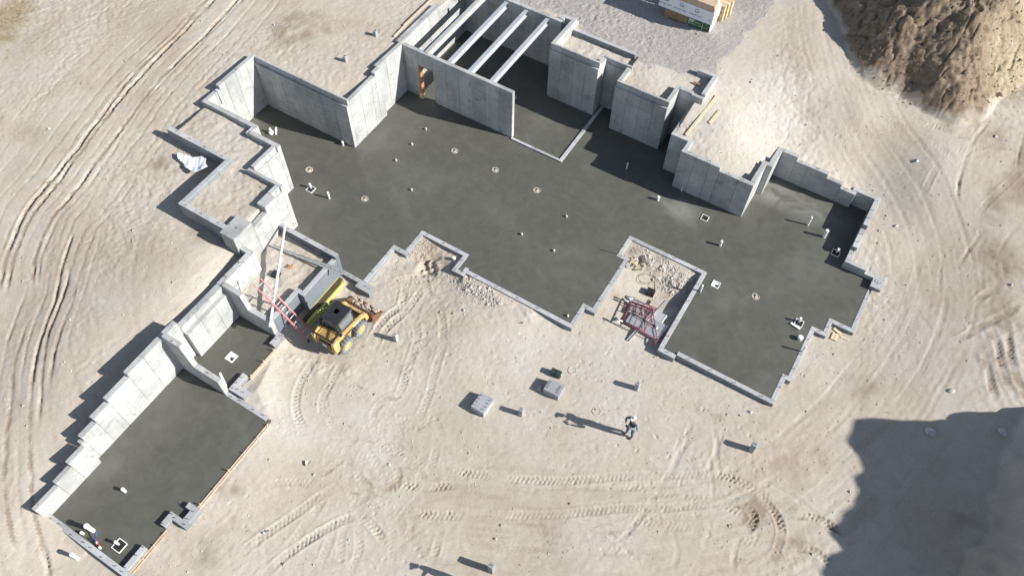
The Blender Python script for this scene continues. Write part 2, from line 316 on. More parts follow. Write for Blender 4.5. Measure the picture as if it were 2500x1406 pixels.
# ------------------------------------------------------------------ terrain
fx = np.concatenate([-46-np.geomspace(0.3, 500, 24)[::-1], np.arange(-46, -40, 0.09), np.arange(-40, -21, 0.062), np.arange(-21, 8, 0.05), np.arange(8, 14, 0.085), 14+np.geomspace(0.2, 500, 60)])
fy = np.concatenate([-8-np.geomspace(0.3, 500, 24)[::-1], np.arange(-8, 2, 0.085), np.arange(2, 18.5, 0.05), np.arange(18.5, 38, 0.07), np.arange(38, 53, 0.1), 53+np.geomspace(0.2, 500, 24)])
NX, NY = len(fx), len(fy)
GX, GY = np.meshgrid(fx, fy, indexing='ij')
CP = np.array([(-27.5,20,2.78),(-27.5,18,2.7),(-26,21,2.82),(-23,24,2.85),(-21.6,22,2.85),(-22,28,2.85),(-7,32,2.85),(-12,32,2.9),(-16,33,2.9),(-9,30,2.8),(-9,28.8,2.82),(-12.5,29.5,2.85),
 (-6,31,2.65),(-5.5,29,2.5),(-6.3,27.8,2.38),(-5.5,26.9,2.33),(-4,27.3,2.1),(-3.2,27,1.95),(-3.2,28.6,1.8),(-2.7,30,1.6),(-1,30,1.36),(0.4,30,1.1),(1.2,30.1,.88),(2.9,30,.85),(3,27.5,.62),(3,26.3,.36),(4.5,26.6,.3),(4.4,25,.0),(4.4,24,-.12),(3.3,22.3,-.2),(2.9,20,-.2),(2.6,17.5,-.24),
 (0,17.3,-.28),(-3,17,-.3),(-5,20,-.3),(-4,21.6,-.18),(-6,17.5,-.25),(-7.3,16,-.25),(-9,16.2,-.05),(-10.5,16.3,-.02),(-11.6,16.4,-.08),(-13.8,16.7,-.28),(-13.8,15.5,-.28),(-15,14.5,-.27),(-15,13,-.36),(-16.4,12.8,-.38),(-16.4,10.5,-.38),(-14,10,-.38),
 (-16.3,8.5,-.1),(-14.3,6,-.1),(-14.2,2,-.12),(-14.8,0,-.1),(-15,-2,-.05),(-17.5,-1.3,.02),(-19,-1.2,.3),(-19.8,-1,.52),(-19.8,.6,.75),(-19.9,1.5,.95),(-20,2.3,1.08),(-20.2,3.2,1.28),(-20.4,4.5,1.45),(-20.3,6,1.55),(-20,7.2,1.75),(-20,9,1.9),(-20.6,10.7,1.95),(-22,10.8,2.0),(-23.6,12.5,2.0),(-24,13.8,2.1),(-26,13.8,2.15),(-27.6,14.6,2.3),(-27.6,16.3,2.55),
 (-30,20,2.8),(-30,15,2.45),(-30,8,1.9),(-26,4,1.3),(-22,-3,.4),(-30,-2,.7),(-38,10,2.2),(-36,20,2.8),(-8,11,-.37),(-8,4,-.42),(0,10,-.4),(4,14,-.4),(5,19,-.3),(8,22,.0),(8,27,.5),(6,30,1.0),(7,33,1.7),(4,32,1.7),(0,33,2.3),(-3,33,2.6),(-4.5,31.8,2.5),(-2,32.2,2.15),(1,32.6,1.85),(2,37,2.75),(8,40,2.8),(14,30,1.2),(14,38,2.6),(12,14,-.5),(8,10,-.5),(-30,45,3.0),(-10,48,3.0),(5,50,3.0),(-40,30,2.9),(-10,0,-.42),(-14,-6,-.3),(0,0,-.45)])
cgx = np.linspace(-60, 30, 200); cgy = np.linspace(-30, 70, 220)
AX, AY = np.meshgrid(cgx, cgy, indexing='ij')
CP = np.vstack([CP, [(-58,0,2.0),(-58,35,3.0),(-55,68,3.2),(-20,68,3.2),(10,68,3.2),(28,60,3.2),(28,40,2.4),(28,20,.5),(28,-10,-.5),(0,-28,-.6),(-30,-28,.4),(-55,-25,1.2)]])
def tps(r2): return .5*r2*np.log(r2+1e-9)
n_ = len(CP); r2 = (CP[:, None, 0]-CP[None, :, 0])**2+(CP[:, None, 1]-CP[None, :, 1])**2
KM = tps(r2)+np.eye(n_)*.35; PM = np.c_[np.ones(n_), CP[:, :2]]
SOL = np.linalg.solve(np.block([[KM, PM], [PM.T, np.zeros((3, 3))]]), np.r_[CP[:, 2], 0, 0, 0])
d2 = (AX[..., None]-CP[:, 0])**2 + (AY[..., None]-CP[:, 1])**2
CZ = (tps(d2)*SOL[:n_]).sum(-1)+SOL[n_]+SOL[n_+1]*AX+SOL[n_+2]*AY
def bilin(G, gx, gy, X, Y):
    i = np.clip((X-gx[0])/(gx[1]-gx[0]), 0, len(gx)-1.001); j = np.clip((Y-gy[0])/(gy[1]-gy[0]), 0, len(gy)-1.001)
    a = i.astype(int); c = j.astype(int); u = i-a; v = j-c
    return G[a, c]*(1-u)*(1-v)+G[a+1, c]*u*(1-v)+G[a, c+1]*(1-u)*v+G[a+1, c+1]*u*v
Z = bilin(CZ, cgx, cgy, GX, GY)
def vnoise(X, Y, s, seed):
    r = np.random.default_rng(seed); T = r.random((256, 256)); x = X/s+1000.3; y = Y/s+1000.7
    a = np.floor(x).astype(int); c = np.floor(y).astype(int); u = x-a; v = y-c
    u = u*u*(3-2*u); v = v*v*(3-2*v); a %= 256; c %= 256; a1 = (a+1) % 256; c1 = (c+1) % 256
    return T[a, c]*(1-u)*(1-v)+T[a1, c]*u*(1-v)+T[a, c1]*(1-u)*v+T[a1, c1]*u*v - .5
def blob(pts):                               # soft stain blobs (px, py, z, radius m, strength)
    A = np.zeros_like(Z)
    for px, py, z, r, s_ in pts:
        x, y = P(px, py, z); d = ((GX-x)**2+(GY-y)**2)/(r*r); A = np.maximum(A, s_*np.exp(-d*1.2))
    return A
def seg_dist(pts, X, Y):
    D = np.full(X.shape, 1e9)
    for (x0, y0), (x1, y1) in zip(pts[:-1], pts[1:]):
        L = (x1-x0)**2+(y1-y0)**2+1e-9; t = np.clip(((X-x0)*(x1-x0)+(Y-y0)*(y1-y0))/L, 0, 1)
        D = np.minimum(D, np.hypot(X-x0-t*(x1-x0), Y-y0-t*(y1-y0)))
    return D
# topsoil mound (upper right) and the tall spoil bank to the right, off frame, whose shade falls into the picture
def smooth(t): t = np.clip(t, 0, 1); return t*t*(3-2*t)
ang = np.arctan2(GY-40.5, GX-1.3)
md = np.hypot((GX-1.3)/5.1, (GY-40.5)/6.1)*(1+.06*np.sin(3*ang+1)+.04*np.sin(7*ang))+.10*vnoise(GX, GY, 1.6, 5)
mound = 2.75*np.minimum(np.clip((1-md)/.60, 0, 1), 1)
mound = mound*(1-.12*vnoise(GX, GY, .9, 6))-.25*smooth((.35-md)*3)
rough = smooth((1.06+.12*vnoise(GX, GY, .5, 14)-md)*3.5)
Z += mound + rough*(.16*vnoise(GX, GY, .8, 7)+.15*vnoise(GX, GY, .34, 8)+.13*vnoise(GX, GY, .17, 9)-.16*np.clip(.05-np.abs(vnoise(GX, GY, .55, 19)), 0, 1)/.05)
dy = np.maximum(np.maximum(10.0-GY, (GY-22.2)*3.2), 0); dx = np.abs(GX-18.8); dx = np.where(GX > 18.8, dx*.8, dx)
Z += np.clip(7.25-.90*np.hypot(dx, dy)+.8*vnoise(GX, GY, 3.4, 15)+.6*vnoise(GX, GY, 1.3, 16)+.35*vnoise(GX, GY, .5, 18), 0, 9)
slope2 = np.hypot((GX-11.6)/3.4, (GY-24.4)/1.7)+.2*vnoise(GX, GY, .9, 17)
Z += 0.0*slope2
# general unevenness
fine = (fx[:, None] > -48) & (fx[:, None] < 18) & (fy[None, :] > -10) & (fy[None, :] < 56)
Z += .08*vnoise(GX, GY, 3.1, 1)*fine + .022*vnoise(GX, GY, 1.1, 2)
track_smooth = np.clip(vnoise(GX, GY, 6, 31)*2.2+.55, .12, 1)
road = [P(*q) for q in [(620,-40,2.9),(430,60,2.9),(330,170,2.8),(230,290,2.7),(130,420,2.5),(60,560,2.2),(20,720,1.9),(30,900,1.5),(60,1100,.9),(90,1300,.6),(130,1420,.4)]]
RD = seg_dist(road, GX, GY)
road2 = [P(*q) for q in [(2030,-30,2.8),(2040,120,2.7),(2120,280,2.5),(2230,430,1.6),(2290,600,.9),(2300,760,.3),(2220,900,-.1),(2120,1040,-.3),(1980,1180,-.4),(1800,1290,-.4),(1500,1330,-.4),(1100,1290,-.4)]]
RD2 = seg_dist(road2, GX, GY)
track_smooth *= np.clip((RD-1.2)/2.5, .25, 1)*np.clip((RD2-.8)/2.0, .15, 1)
lump = (.010*vnoise(GX, GY, .45, 3)+.018*vnoise(GX, GY, .2, 4)+.026*vnoise(GX+.3*GY, GY, .11, 10)-.05*np.clip(.06-np.abs(vnoise(GX, GY, .33, 21)), 0, 1)/.06*.5*(vnoise(GX, GY, 1.9, 22) > .05))
Z += (lump*track_smooth*1.25+.012*vnoise(GX, GY, .16, 12))*fine
# scattered foot dimples
N = 3000; qx = RNG.uniform(-30, 7, N); qy = RNG.uniform(-3, 33, N); qa = RNG.uniform(0, 3.14, N)
def splat(cx, cy, rx, dz, a=0.0, asp=1.0):
    i0, i1 = np.searchsorted(fx, (cx-rx*1.6, cx+rx*1.6)); j0, j1 = np.searchsorted(fy, (cy-rx*1.6, cy+rx*1.6))
    if i1 <= i0 or j1 <= j0: return
    X = GX[i0:i1, j0:j1]-cx; Y = GY[i0:i1, j0:j1]-cy; u = X*math.cos(a)+Y*math.sin(a); v = -X*math.sin(a)+Y*math.cos(a)
    r = np.hypot(u/rx, v/(rx*asp)); Z[i0:i1, j0:j1] += dz*np.where(r < 1, -(1-r*r), 0)+.35*abs(dz)*np.exp(-((r-1.15)/.25)**2)
for k in range(N):
    if vnoise(np.array([qx[k]]), np.array([qy[k]]), 2.4, 33)[0] > -.12: splat(qx[k], qy[k], RNG.uniform(.07, .14), RNG.uniform(.010, .034), qa[k], .45)

def resample(pts, step):
    pts = np.array(pts, float)
    for _ in range(2):                       # Chaikin smoothing
        q = [pts[0]]
        for a, c in zip(pts[:-1], pts[1:]): q += [a*.75+c*.25, a*.25+c*.75]
        q.append(pts[-1]); pts = np.array(q)
    d = np.r_[0, np.cumsum(np.hypot(*np.diff(pts, axis=0).T))]; s = np.arange(0, d[-1], step)
    x = np.interp(s, d, pts[:, 0]); y = np.interp(s, d, pts[:, 1]); tx = np.gradient(x, s); ty = np.gradient(y, s); L = np.hypot(tx, ty)
    return s, x, y, -ty/L, tx/L
acc = np.zeros_like(Z); wac = np.zeros_like(Z); damp_tr = np.zeros_like(Z)
def stroke(pts, width, fn, off=0.0, step=.028, s0=0, s1=1, dampv=0.0, dw=9.0):
    s, x, y, nx, ny = resample(pts, step)
    a = int(len(s)*s0); c = int(len(s)*s1); s, x, y, nx, ny = s[a:c], x[a:c], y[a:c], nx[a:c], ny[a:c]
    if len(s) < 4: return
    wob = .16*vnoise(s+off*31, s*0+off*3.7, 2.6, 44)+.06*vnoise(s, s*0+off*9.1, .6, 45)
    T = np.arange(-width, width+1e-6, step)
    S, TT = np.meshgrid(s, T, indexing='ij')
    X = x[:, None]+nx[:, None]*(TT+off+wob[:, None]); Y = y[:, None]+ny[:, None]*(TT+off+wob[:, None])
    fade = np.minimum(1, np.minimum(S-s[0], s[-1]-S)/.7+.02)
    H = fn(S, TT)*fade
    i = np.clip(np.searchsorted(fx, X.ravel()), 1, NX-1); j = np.clip(np.searchsorted(fy, Y.ravel()), 1, NY-1)
    i -= (X.ravel()-fx[i-1] < fx[i]-X.ravel()); j -= (Y.ravel()-fy[j-1] < fy[j]-Y.ravel())
    np.add.at(acc, (i, j), H.ravel()); np.add.at(wac, (i, j), 1.0)
    if dampv: np.maximum.at(damp_tr, (i, j), (dampv*np.clip(fade, 0, 1)*(np.abs(TT) < dw)*np.clip(.75+1.6*vnoise(S, TT, .3, 46), 0, 1)).ravel())
def commit():
    global acc, wac, Z
    m_ = wac > 0; Z[m_] += acc[m_]/wac[m_]; acc[:] = 0; wac[:] = 0
def rut(d, w_, jag=.5):
    def f(S, T):
        n = vnoise(S, T*0+jag*9, .35, 41)*jag*1.2+vnoise(S, T, .12, 42)*jag
        t = T/w_; return -d*(1+n)*np.clip(1.25-t**4, 0, 1)*(.5+.5*np.tanh(4*(vnoise(S, T*0, 1.6, 43+int(d*1000)+int(w_*1e4))+.12)))+.16*d*np.exp(-((abs(t)-1.4)/.25)**2)*(1+3.5*n)
    return f
def tread(d, w_, pitch=.19):
    def f(S, T):
        t = np.abs(T)/w_; ph = (S+np.abs(T)*.55)/pitch*2*np.pi + np.where(T > 0, np.pi, 0)
        amp = .72+1.7*vnoise(S, T*0+d*50, 1.1, 61)+.9*vnoise(S, T, .22, 62)
        return np.where(t < 1, -d*.45+d*.95*np.clip(np.sin(ph+3*vnoise(S, T, .8, 63)), -.6, 1)*(1-t**4), 0)*np.clip(amp, .05, 1.6)+.55*d*np.exp(-((t-1.12)/.13)**2)
    return f
def PZ(lst, z): return [P(a, c, z) for a, c in lst]
main_rut = [P(*q) for q in [(545,-45,2.9),(505,0,2.9),(430,80,2.88),(375,125,2.85),(335,160,2.85),(305,190,2.8),(270,225,2.8),(240,265,2.75),(205,305,2.7),(180,345,2.65),(160,365,2.6),(120,420,2.5),(90,455,2.4),(50,500,2.3),(20,560,2.2),(-5,620,2.1),(-20,700,2.0)]]
for off, d, w_, a, c in [(0,.12,.085,0,.93),(.32,.10,.075,.03,.8),(-.32,.05,.05,0,1),(1.35,.085,.07,.02,.42),(1.62,.07,.06,.0,.9),(2.0,.045,.05,.3,1),(2.35,.06,.055,.35,1),(3.1,.05,.05,.4,1),(3.5,.055,.055,.45,1),(-.95,.05,.05,.1,1),(-1.5,.04,.05,.3,1),(-2.4,.03,.05,.1,1),(-3.1,.03,.05,.3,1),(-3.7,.03,.05,.5,1),(-4.4,.014,.08,.0,.9),(-5.2,.014,.08,.0,.8),(.75,.04,.05,.1,1),(-6,.012,.08,0,.7),(-6.6,.012,.08,.1,.6),(-7.5,.01,.1,0,.6)]:
    stroke(main_rut, .13 if w_ < .07 else .17, rut(d*(1.15 if d > .08 else .62), w_*(1 if d > .08 else .8), .9 if d > .03 else .6), off, dampv=(1.0 if d > .08 else .55 if d > .04 else .2), dw=w_*.95)
left = [P(*q) for q in [(175,560,2.1),(150,640,1.95),(135,720,1.8),(105,780,1.7),(85,850,1.55),(78,940,1.3),(74,1040,1.05),(70,1130,.85),(72,1230,.7),(92,1330,.5),(118,1420,.4)]]
for off, d, w_, a, c in [(0,.09,.065,0,1),(-.33,.08,.06,.12,.6),(.5,.03,.05,0,.9),(.85,.05,.06,.3,.9),(-.75,.055,.06,.1,.5),(1.4,.03,.06,0,1),(-1.2,.035,.05,0,.4)]:
    stroke(left, .14, rut(d*1.2, w_, .7), -off, s0=a, s1=c, dampv=.8 if d > .04 else .3, dw=w_)
commit()
for k in range(16):                          # smooth wheel sweeps on the right-hand haul road
    stroke(road2, .22, rut(.005+.012*(k % 4 == 0), RNG.uniform(.06, .13), .5), -2.0+k*.29+RNG.uniform(-.06, .06), s0=RNG.uniform(0, .3), s1=RNG.uniform(.6, 1))
for k in range(9): stroke(road, .25, rut(.007, .12, .3), 1.0+k*.55, s0=RNG.uniform(0, .3), s1=RNG.uniform(.5, 1))
for q in [[(1690,1030),(1660,1110),(1630,1200)],[(1665,1060),(1640,1150)],[(1740,1040),(1755,1100),(1720,1170)],[(1765,1050),(1745,1110),(1770,1180)],[(1500,1340),(1620,1180),(1690,1060)],[(1560,1380),(1480,1290),(1330,1260)],[(1230,1260),(1420,1290),(1620,1400)],[(1640,1290),(1660,1350),(1640,1400)],[(1820,1290),(1790,1350),(1800,1400)]]:
    stroke(PZ(q, -.4), .2, rut(.03, .1, .5))
commit()
Q = lambda l: [(600+a/2.32, 800+c/2.32) for a, c in l]
q4 = lambda l: [(1800+a/3.083, 950+c/3.083) for a, c in l]
q6 = lambda l: [(1200+a/3.463, 1000+c/3.463) for a, c in l]
TR = [(Q([(1060,-10),(1040,60),(960,150),(920,230)]),.025),(Q([(620,600),(560,640),(520,700),(470,760)]),.03),(Q([(700,600),(640,700),(600,800),(640,900),(740,960)]),.035),(Q([(560,900),(470,930),(420,1010),(360,1120)]),.03),(Q([(760,540),(860,520),(1000,530),(1090,560)]),.035),(Q([(440,300),(450,420),(470,520),(560,600),(620,700)]),.025),(Q([(840,470),(900,400),(940,330)]),.03),(Q([(380,1060),(300,1180),(200,1300)]),.02),(Q([(960,-60),(980,60),(950,170),(900,300),(830,460),(760,540)]),.035),(Q([(1110,-20),(1130,90),(1080,250),(1040,380),(960,540)]),.03),
 (Q([(1110,620),(1060,500),(1000,570),(880,545),(760,570),(660,640),(590,720),(570,830),(620,920),(720,975),(800,1020),(950,1060),(1250,1070)]),.034),
 (Q([(420,140),(330,280),(290,400),(300,560),(380,600)]),.04),(Q([(560,180),(480,330),(430,430),(460,540)]),.04),(Q([(-40,1290),(100,1180),(250,1070),(420,960),(560,880)]),.035),
 (Q([(90,1410),(230,1280),(370,1180),(500,1110),(640,1060),(740,1150),(800,1240)]),.045),(Q([(600,560),(720,640),(850,680),(940,730),(1040,780),(1200,820),(1450,850)]),.04),
 (Q([(690,780),(760,820),(860,870),(1000,900),(1250,890)]),.04),(Q([(820,600),(880,640),(960,720)]),.05),(Q([(700,770),(710,860),(770,930),(850,900),(860,800),(790,740)]),.05),
 (Q([(560,1100),(540,1200),(540,1340)]),.03),(Q([(640,1130),(650,1260),(600,1380)]),.03),(Q([(490,1160),(450,1290),(400,1370)]),.03),(Q([(900,960),(930,1030),(960,1140)]),.035),(Q([(500,940),(480,1060)]),.035),(Q([(1090,640),(1060,780),(1000,880)]),.03),
 (q4([(0,700),(130,770),(230,850),(310,940),(350,1060),(320,1180),(250,1290)]),.055),(q4([(330,935),(500,945),(640,960),(760,1050),(900,1100)]),.05),(q4([(360,1100),(450,1190),(600,1200),(760,1350)]),.05),(q4([(-150,830),(20,860),(110,900),(150,1000),(60,1090)]),.06),(q4([(250,880),(170,900),(60,850)]),.05),
 (q6([(0,575),(400,590),(900,600),(1200,560),(1500,545),(1900,550),(2100,610),(2300,740),(2440,850)]),.035),(q6([(0,890),(400,880),(1000,860),(1150,830),(1400,840),(1700,800),(1900,790),(2050,850),(2180,900)]),.03),(q6([(1030,920),(1300,940),(1600,980),(1800,990)]),.03),(q6([(2000,1060),(2150,1100),(2350,1130)]),.03),(q6([(1000,640),(1300,660),(1500,700),(1900,790)]),.028),
 ([(905,860),(940,800),(990,760),(1040,700)],.045),([(895,845),(935,775),(985,745),(1010,742)],.045),([(1000,680),(988,715),(983,750),(1000,775)],.045),([(1032,655),(1040,690),(1052,735)],.04),([(1085,700),(1050,690),(1000,690),(960,700)],.035),([(1075,755),(1085,800),(1080,850)],.04),([(930,700),(960,690),(1000,680),(1040,672)],.035),
 ([(2350,770),(2380,740),(2420,735)],.05),([(2310,850),(2350,830),(2400,800),(2440,790),(2455,760)],.05),([(2390,800),(2420,870),(2440,950),(2460,990)],.06),([(2430,790),(2445,880),(2470,960),(2495,1010)],.06),([(2380,860),(2400,930),(2420,1000)],.06),([(2210,310),(2250,330),(2310,335)],.03),([(2290,365),(2350,385),(2420,360)],.03)]
rt = random.Random(5)
for k in range(46):                          # faint, broken passes across the lower yard
    x0, y0 = rt.uniform(-14, 4), rt.uniform(3.5, 14.5); a = rt.choice([rt.gauss(0, .35), rt.uniform(0, 3.1)]); cv = rt.uniform(-.22, .22); L = rt.uniform(2, 7); q = []
    for i in range(8): q.append((x0, y0)); a += cv*L/8; x0 += math.cos(a)*L/8; y0 += math.sin(a)*L/8
    if any(yy > 15 or (xx < -13.6 and yy < 9) for xx, yy in q): continue
    stroke(q, .19, tread(rt.uniform(.008, .024), .16, .17) if k % 3 else rut(rt.uniform(.008, .02), rt.uniform(.04, .09), .9), dampv=rt.choice([0, .12, .25]), dw=.15)
for k in range(38):                          # churned turning area
    x0, y0 = P(rt.gauss(935, 75), rt.gauss(1130, 85), -.4); a = rt.uniform(0, 6.28); cv = rt.uniform(-1.6, 1.6); L = rt.uniform(1.2, 3.8); q = []
    for i in range(8): q.append((x0, y0)); a += cv*L/8; x0 += math.cos(a)*L/8; y0 += math.sin(a)*L/8
    stroke(q, .19, tread(rt.uniform(.018, .05), .15, .17), dampv=rt.choice([.1, .25, .6]), dw=.15)
for k in range(26):                          # and over the right-hand slope
    x0, y0 = rt.uniform(3.5, 9), rt.uniform(18, 34); a = rt.gauss(1.9, .5); cv = rt.uniform(-.25, .25); L = rt.uniform(2, 6); q = []
    for i in range(8): q.append((x0, y0)); a += cv*L/8; x0 += math.cos(a)*L/8; y0 += math.sin(a)*L/8
    if any(xx < 4.6 and yy < 30.5 for xx, yy in q): continue
    stroke(q, .19, tread(rt.uniform(.01, .035), .16, .18) if k % 2 else rut(rt.uniform(.01, .04), rt.uniform(.05, .1), .9), dampv=rt.choice([.1, .3, .5]), dw=.13)
for l, d in TR:
    if len(l) == 0: continue
    stroke(PZ(l, -.4 if l[0][1] > 500 else 1.6), .2, tread(d*1.25, .165, .175), dampv=.85 if d > .045 else .32, dw=.16)
commit()
# pushed-up crust and spoil along the curbs
for (px, py, r, dz) in [(1180,690,.5,.18),(1230,730,.45,.12),(1145,690,.35,.16),(1290,765,.4,.06),(850,905,.3,.05),(1045,640,.55,-.16),(1040,660,.4,-.1),(1565,628,.4,.16),(1600,655,.5,.14),(1645,690,.4,.14),(1556,636,.28,-.34),(1698,700,.35,-.12),(1690,740,.35,-.12),(1660,790,.35,-.12),(1700,680,.3,-.12),(1000,905,.3,.05),(720,875,.4,.06),(780,890,.5,.05)]:
    x, y = P(px, py, -.25); d = np.hypot(GX-x, GY-y)/r
    Z += dz*np.exp(-d*d)*(1+1.3*vnoise(GX, GY, .2, 77)+1.0*vnoise(GX, GY, .09, 78))
for poly, y_max in ((MAIN, 24.2), (WING, 9), (ROOM, 9.4)):
    pl_ = poly+[poly[0]]
    sel = (GX > -20.2) & (GX < 5) & (GY > -1.6) & (GY < y_max) & ~((GX < -16.95) & (GY < 9.6))
    ix = np.where(sel.any(1))[0]; iy = np.where(sel.any(0))[0]; sl = (slice(ix[0], ix[-1]+1), slice(iy[0], iy[-1]+1))
    Dp = seg_dist(pl_, GX[sl], GY[sl]); lim = -.045+.25*np.clip(Dp-.28, 0, 9)+.02*vnoise(GX[sl], GY[sl], .2, 88)
    Z[sl] = np.where(sel[sl] & (Dp < .9), np.minimum(Z[sl], lim), Z[sl])
def flatmask(poly, z, amp=.4):
    I = inside(poly, GX, GY); Z[I] = z + (.05*vnoise(GX, GY, .9, 51)+.04*vnoise(GX, GY, .3, 52)+.035*vnoise(GX, GY, .15, 53)+.02*vnoise(GX, GY, .08, 54))[I]*amp
flatmask(PORCH, 2.64, .9); flatmask(YARD, .80, 1.0)
NEP = [(-8.1,29.2),(-6.84,29.2),(-6.84,30.8),(-8.1,30.8)]
GAR = [(-14.45,28.35),(-14.45,30.25),(-10.7,30.25),(-10.7,28.0),(-12.0,28.4)]
flatmask(GAR, 2.68, .9)
for poly in (MAIN, WING, ROOM): Z[inside(poly, GX, GY)] = -.62
# masks
damp = (.72+1.25*vnoise(GX, GY, .9, 110)+.8*vnoise(GX, GY, .35, 111))*blob([(735,80,2.8,1.6,.9),(690,90,2.8,.9,.6),(470,590,1.95,1.0,.5),(540,600,1.95,.9,.4),(420,400,2.1,1.3,.55),(1420,1030,-.4,.6,.3),(1740,1170,-.4,.4,.5),(1680,1270,-.4,.35,.6),(1750,1020,-.4,.35,.6),(1700,1005,-.4,.3,.5),(540,1200,-.15,.5,.7),(575,1195,-.15,.45,.6),(520,1330,-.2,1.3,.5),(600,1300,-.2,.9,.35),(460,1370,-.2,.8,.45),(1835,1245,-.4,.8,.75),(1800,1235,-.4,.5,.6),(1885,1350,-.4,.5,.8),(1950,1330,-.4,.6,.5),(1930,1250,-.4,.5,.5),(930,1120,-.4,.5,.45),(955,1180,-.4,.5,.4),(1010,1010,-.4,.4,.4),(2350,1290,-.4,1.2,.38),(2280,1265,-.4,.9,.35),(2150,1160,-.4,1.4,.33),(2120,1090,-.4,.9,.3),(2230,1360,-.4,1.3,.35),(2390,850,.1,.8,.35),(2430,760,.2,.7,.5),(2110,950,-.2,1.4,.45),(1950,1130,-.4,1.6,.45),(2050,1330,-.4,1.2,.3),(40,170,2.9,1.2,.3),(20,300,2.8,2.2,.4),(950,900,-.4,.6,.15),(1045,620,-.3,.9,.9),(1560,620,-.3,.6,.9),(1600,660,-.3,.7,.7),(1640,740,-.3,1.0,.4),(1500,720,-.3,.6,.35),(1340,1320,-.4,1.0,.3),(1600,1370,-.4,1.2,.35),(2250,780,.1,.9,.3),(2450,520,1.0,2.0,.5),(2400,620,.7,1.6,.4),(2200,520,1.2,1.4,.35),(2420,350,1.9,1.6,.45),(2000,160,2.7,1.0,.3)])  # blobs inside the large shadow paint tonal variety in place of relief shading
damp = np.maximum(damp, damp_tr*.8)
damp = np.maximum(damp, .55*np.exp(-((RD2-2.4)/1.0)**2)*(vnoise(GX, GY, 2.5, 90)+.5)*(GY > 26))
grey = blob([(1000,650,-.25,.6,.8),(960,660,-.25,.6,.7),(930,690,-.25,.5,.5),(1080,860,-.4,.8,.35),(1660,690,-.3,.7,.9),(1620,640,-.3,.6,.7),(1650,740,-.3,.35,.8),(1160,700,-.2,.5,.7),(860,640,-.2,.2,.2),(700,900,-.2,.9,.3),(640,900,-.15,.4,.5),(1170,900,-.4,.8,.3),(500,1340,-.2,1.3,.5)])
gpoly = [P(*q) for q in [(1255,-60,2.9),(1250,12,2.9),(1340,22,2.9),(1425,72,2.9),(1470,100,2.9),(1560,150,2.9),(1630,165,2.9),(1690,178,2.9),(1745,180,2.8),(1765,150,2.8),(1830,85,2.9),(1880,30,2.9),(1930,-60,2.9)]]
gi = inside(gpoly, GX, GY).astype(float)
for _ in range(16): gi[1:-1, 1:-1] = (gi[:-2, 1:-1]+gi[2:, 1:-1]+gi[1:-1, :-2]+gi[1:-1, 2:]+gi[1:-1, 1:-1])/5
gi = np.clip(gi+.9*vnoise(GX, GY, .35, 97)*(gi > .02)*(gi < .98)+.5*vnoise(GX, GY, 1.1, 98)*(gi > .02)*(gi < .98), 0, 1); gi[inside(GAR, GX, GY)] = 0
Z += gi*(.022*vnoise(GX, GY, .085, 95))
brown = np.clip(rough*1.0+smooth((1.12-md)*4)*.3, 0, 1)
brown = np.maximum(brown, (.62+.9*vnoise(GX, GY, 1.3, 120))*np.maximum(smooth((GX-4.2)/3.5)*smooth((GY-29)/5)*.7, blob([(2460,500,1.0,2.2,.6),(2440,640,.6,2.0,.55),(2450,780,.3,2.0,.6),(2470,900,.2,1.8,.5),(2330,300,2.4,1.3,.6),(2390,400,1.8,1.5,.5)])))
dry = np.maximum(smooth((GX-5.2)/3.5)*smooth((GY-35.5)/3)*.9, blob([(10,30,2.9,1.6,.95),(40,5,2.9,1.4,.8),(10,75,2.9,.8,.8),(60,0,3,1.3,.6),(2440,190,2.8,2.2,.85),(2490,60,2.8,3.0,1.0)]))
dry = np.maximum(dry, rough*.55*smooth((GX-2.2)/3)*smooth((41-GY)/4+.3))
st1 = vnoise(RD2, (GX+GY)*.12, .16, 101)+.6*vnoise(RD2, (GX-GY)*.2, .45, 102)
streak = np.clip(st1*1.6-.05, 0, 1)*np.exp(-np.clip(RD2-2.2, 0, 99)/.9)*.9+.32*np.exp(-np.clip(RD2-1.9, 0, 99)/.8)*(vnoise(GX, GY, 3, 103)+.7)
st2 = vnoise(RD, (GX+GY)*.1, .2, 104)+.6*vnoise(RD, (GX-GY)*.15, .6, 105)
streak = np.maximum(streak, np.clip(st2*1.5-.05, 0, 1)*np.exp(-np.clip(RD-6, 0, 99)/2)*.75+.18*np.exp(-np.clip(RD-5, 0, 99)/2))
streak = np.maximum(streak, blob([(1650,1300,-.4,2.2,.6),(1300,1330,-.4,2.5,.5),(2420,560,.8,3.0,.6),(2330,780,.1,1.6,.6),(1960,1130,-.4,2.0,.7),(900,60,2.9,2.5,.5),(300,60,3,3,.5),(60,200,2.9,3.5,.6),(1000,850,-.4,.8,.2)])*(.6+1.2*vnoise(GX, GY, .8, 106)))
pale = np.clip(blob([(1750,300,2.4,2.4,.2),(1850,420,1.9,2.2,.8),(1950,250,2.7,2.6,.9),(1480,110,2.85,1.2,1),(1620,190,2.8,1.0,1),(2200,860,-.1,1.6,.4),(700,1000,-.3,2.5,.7),(900,950,-.4,2.2,.5),(1950,850,-.2,1.2,.8),(1500,900,-.4,2.2,.5),(560,1100,-.2,1.5,.5)])*(.8+1.3*vnoise(GX, GY, .7, 107)), 0, 1)
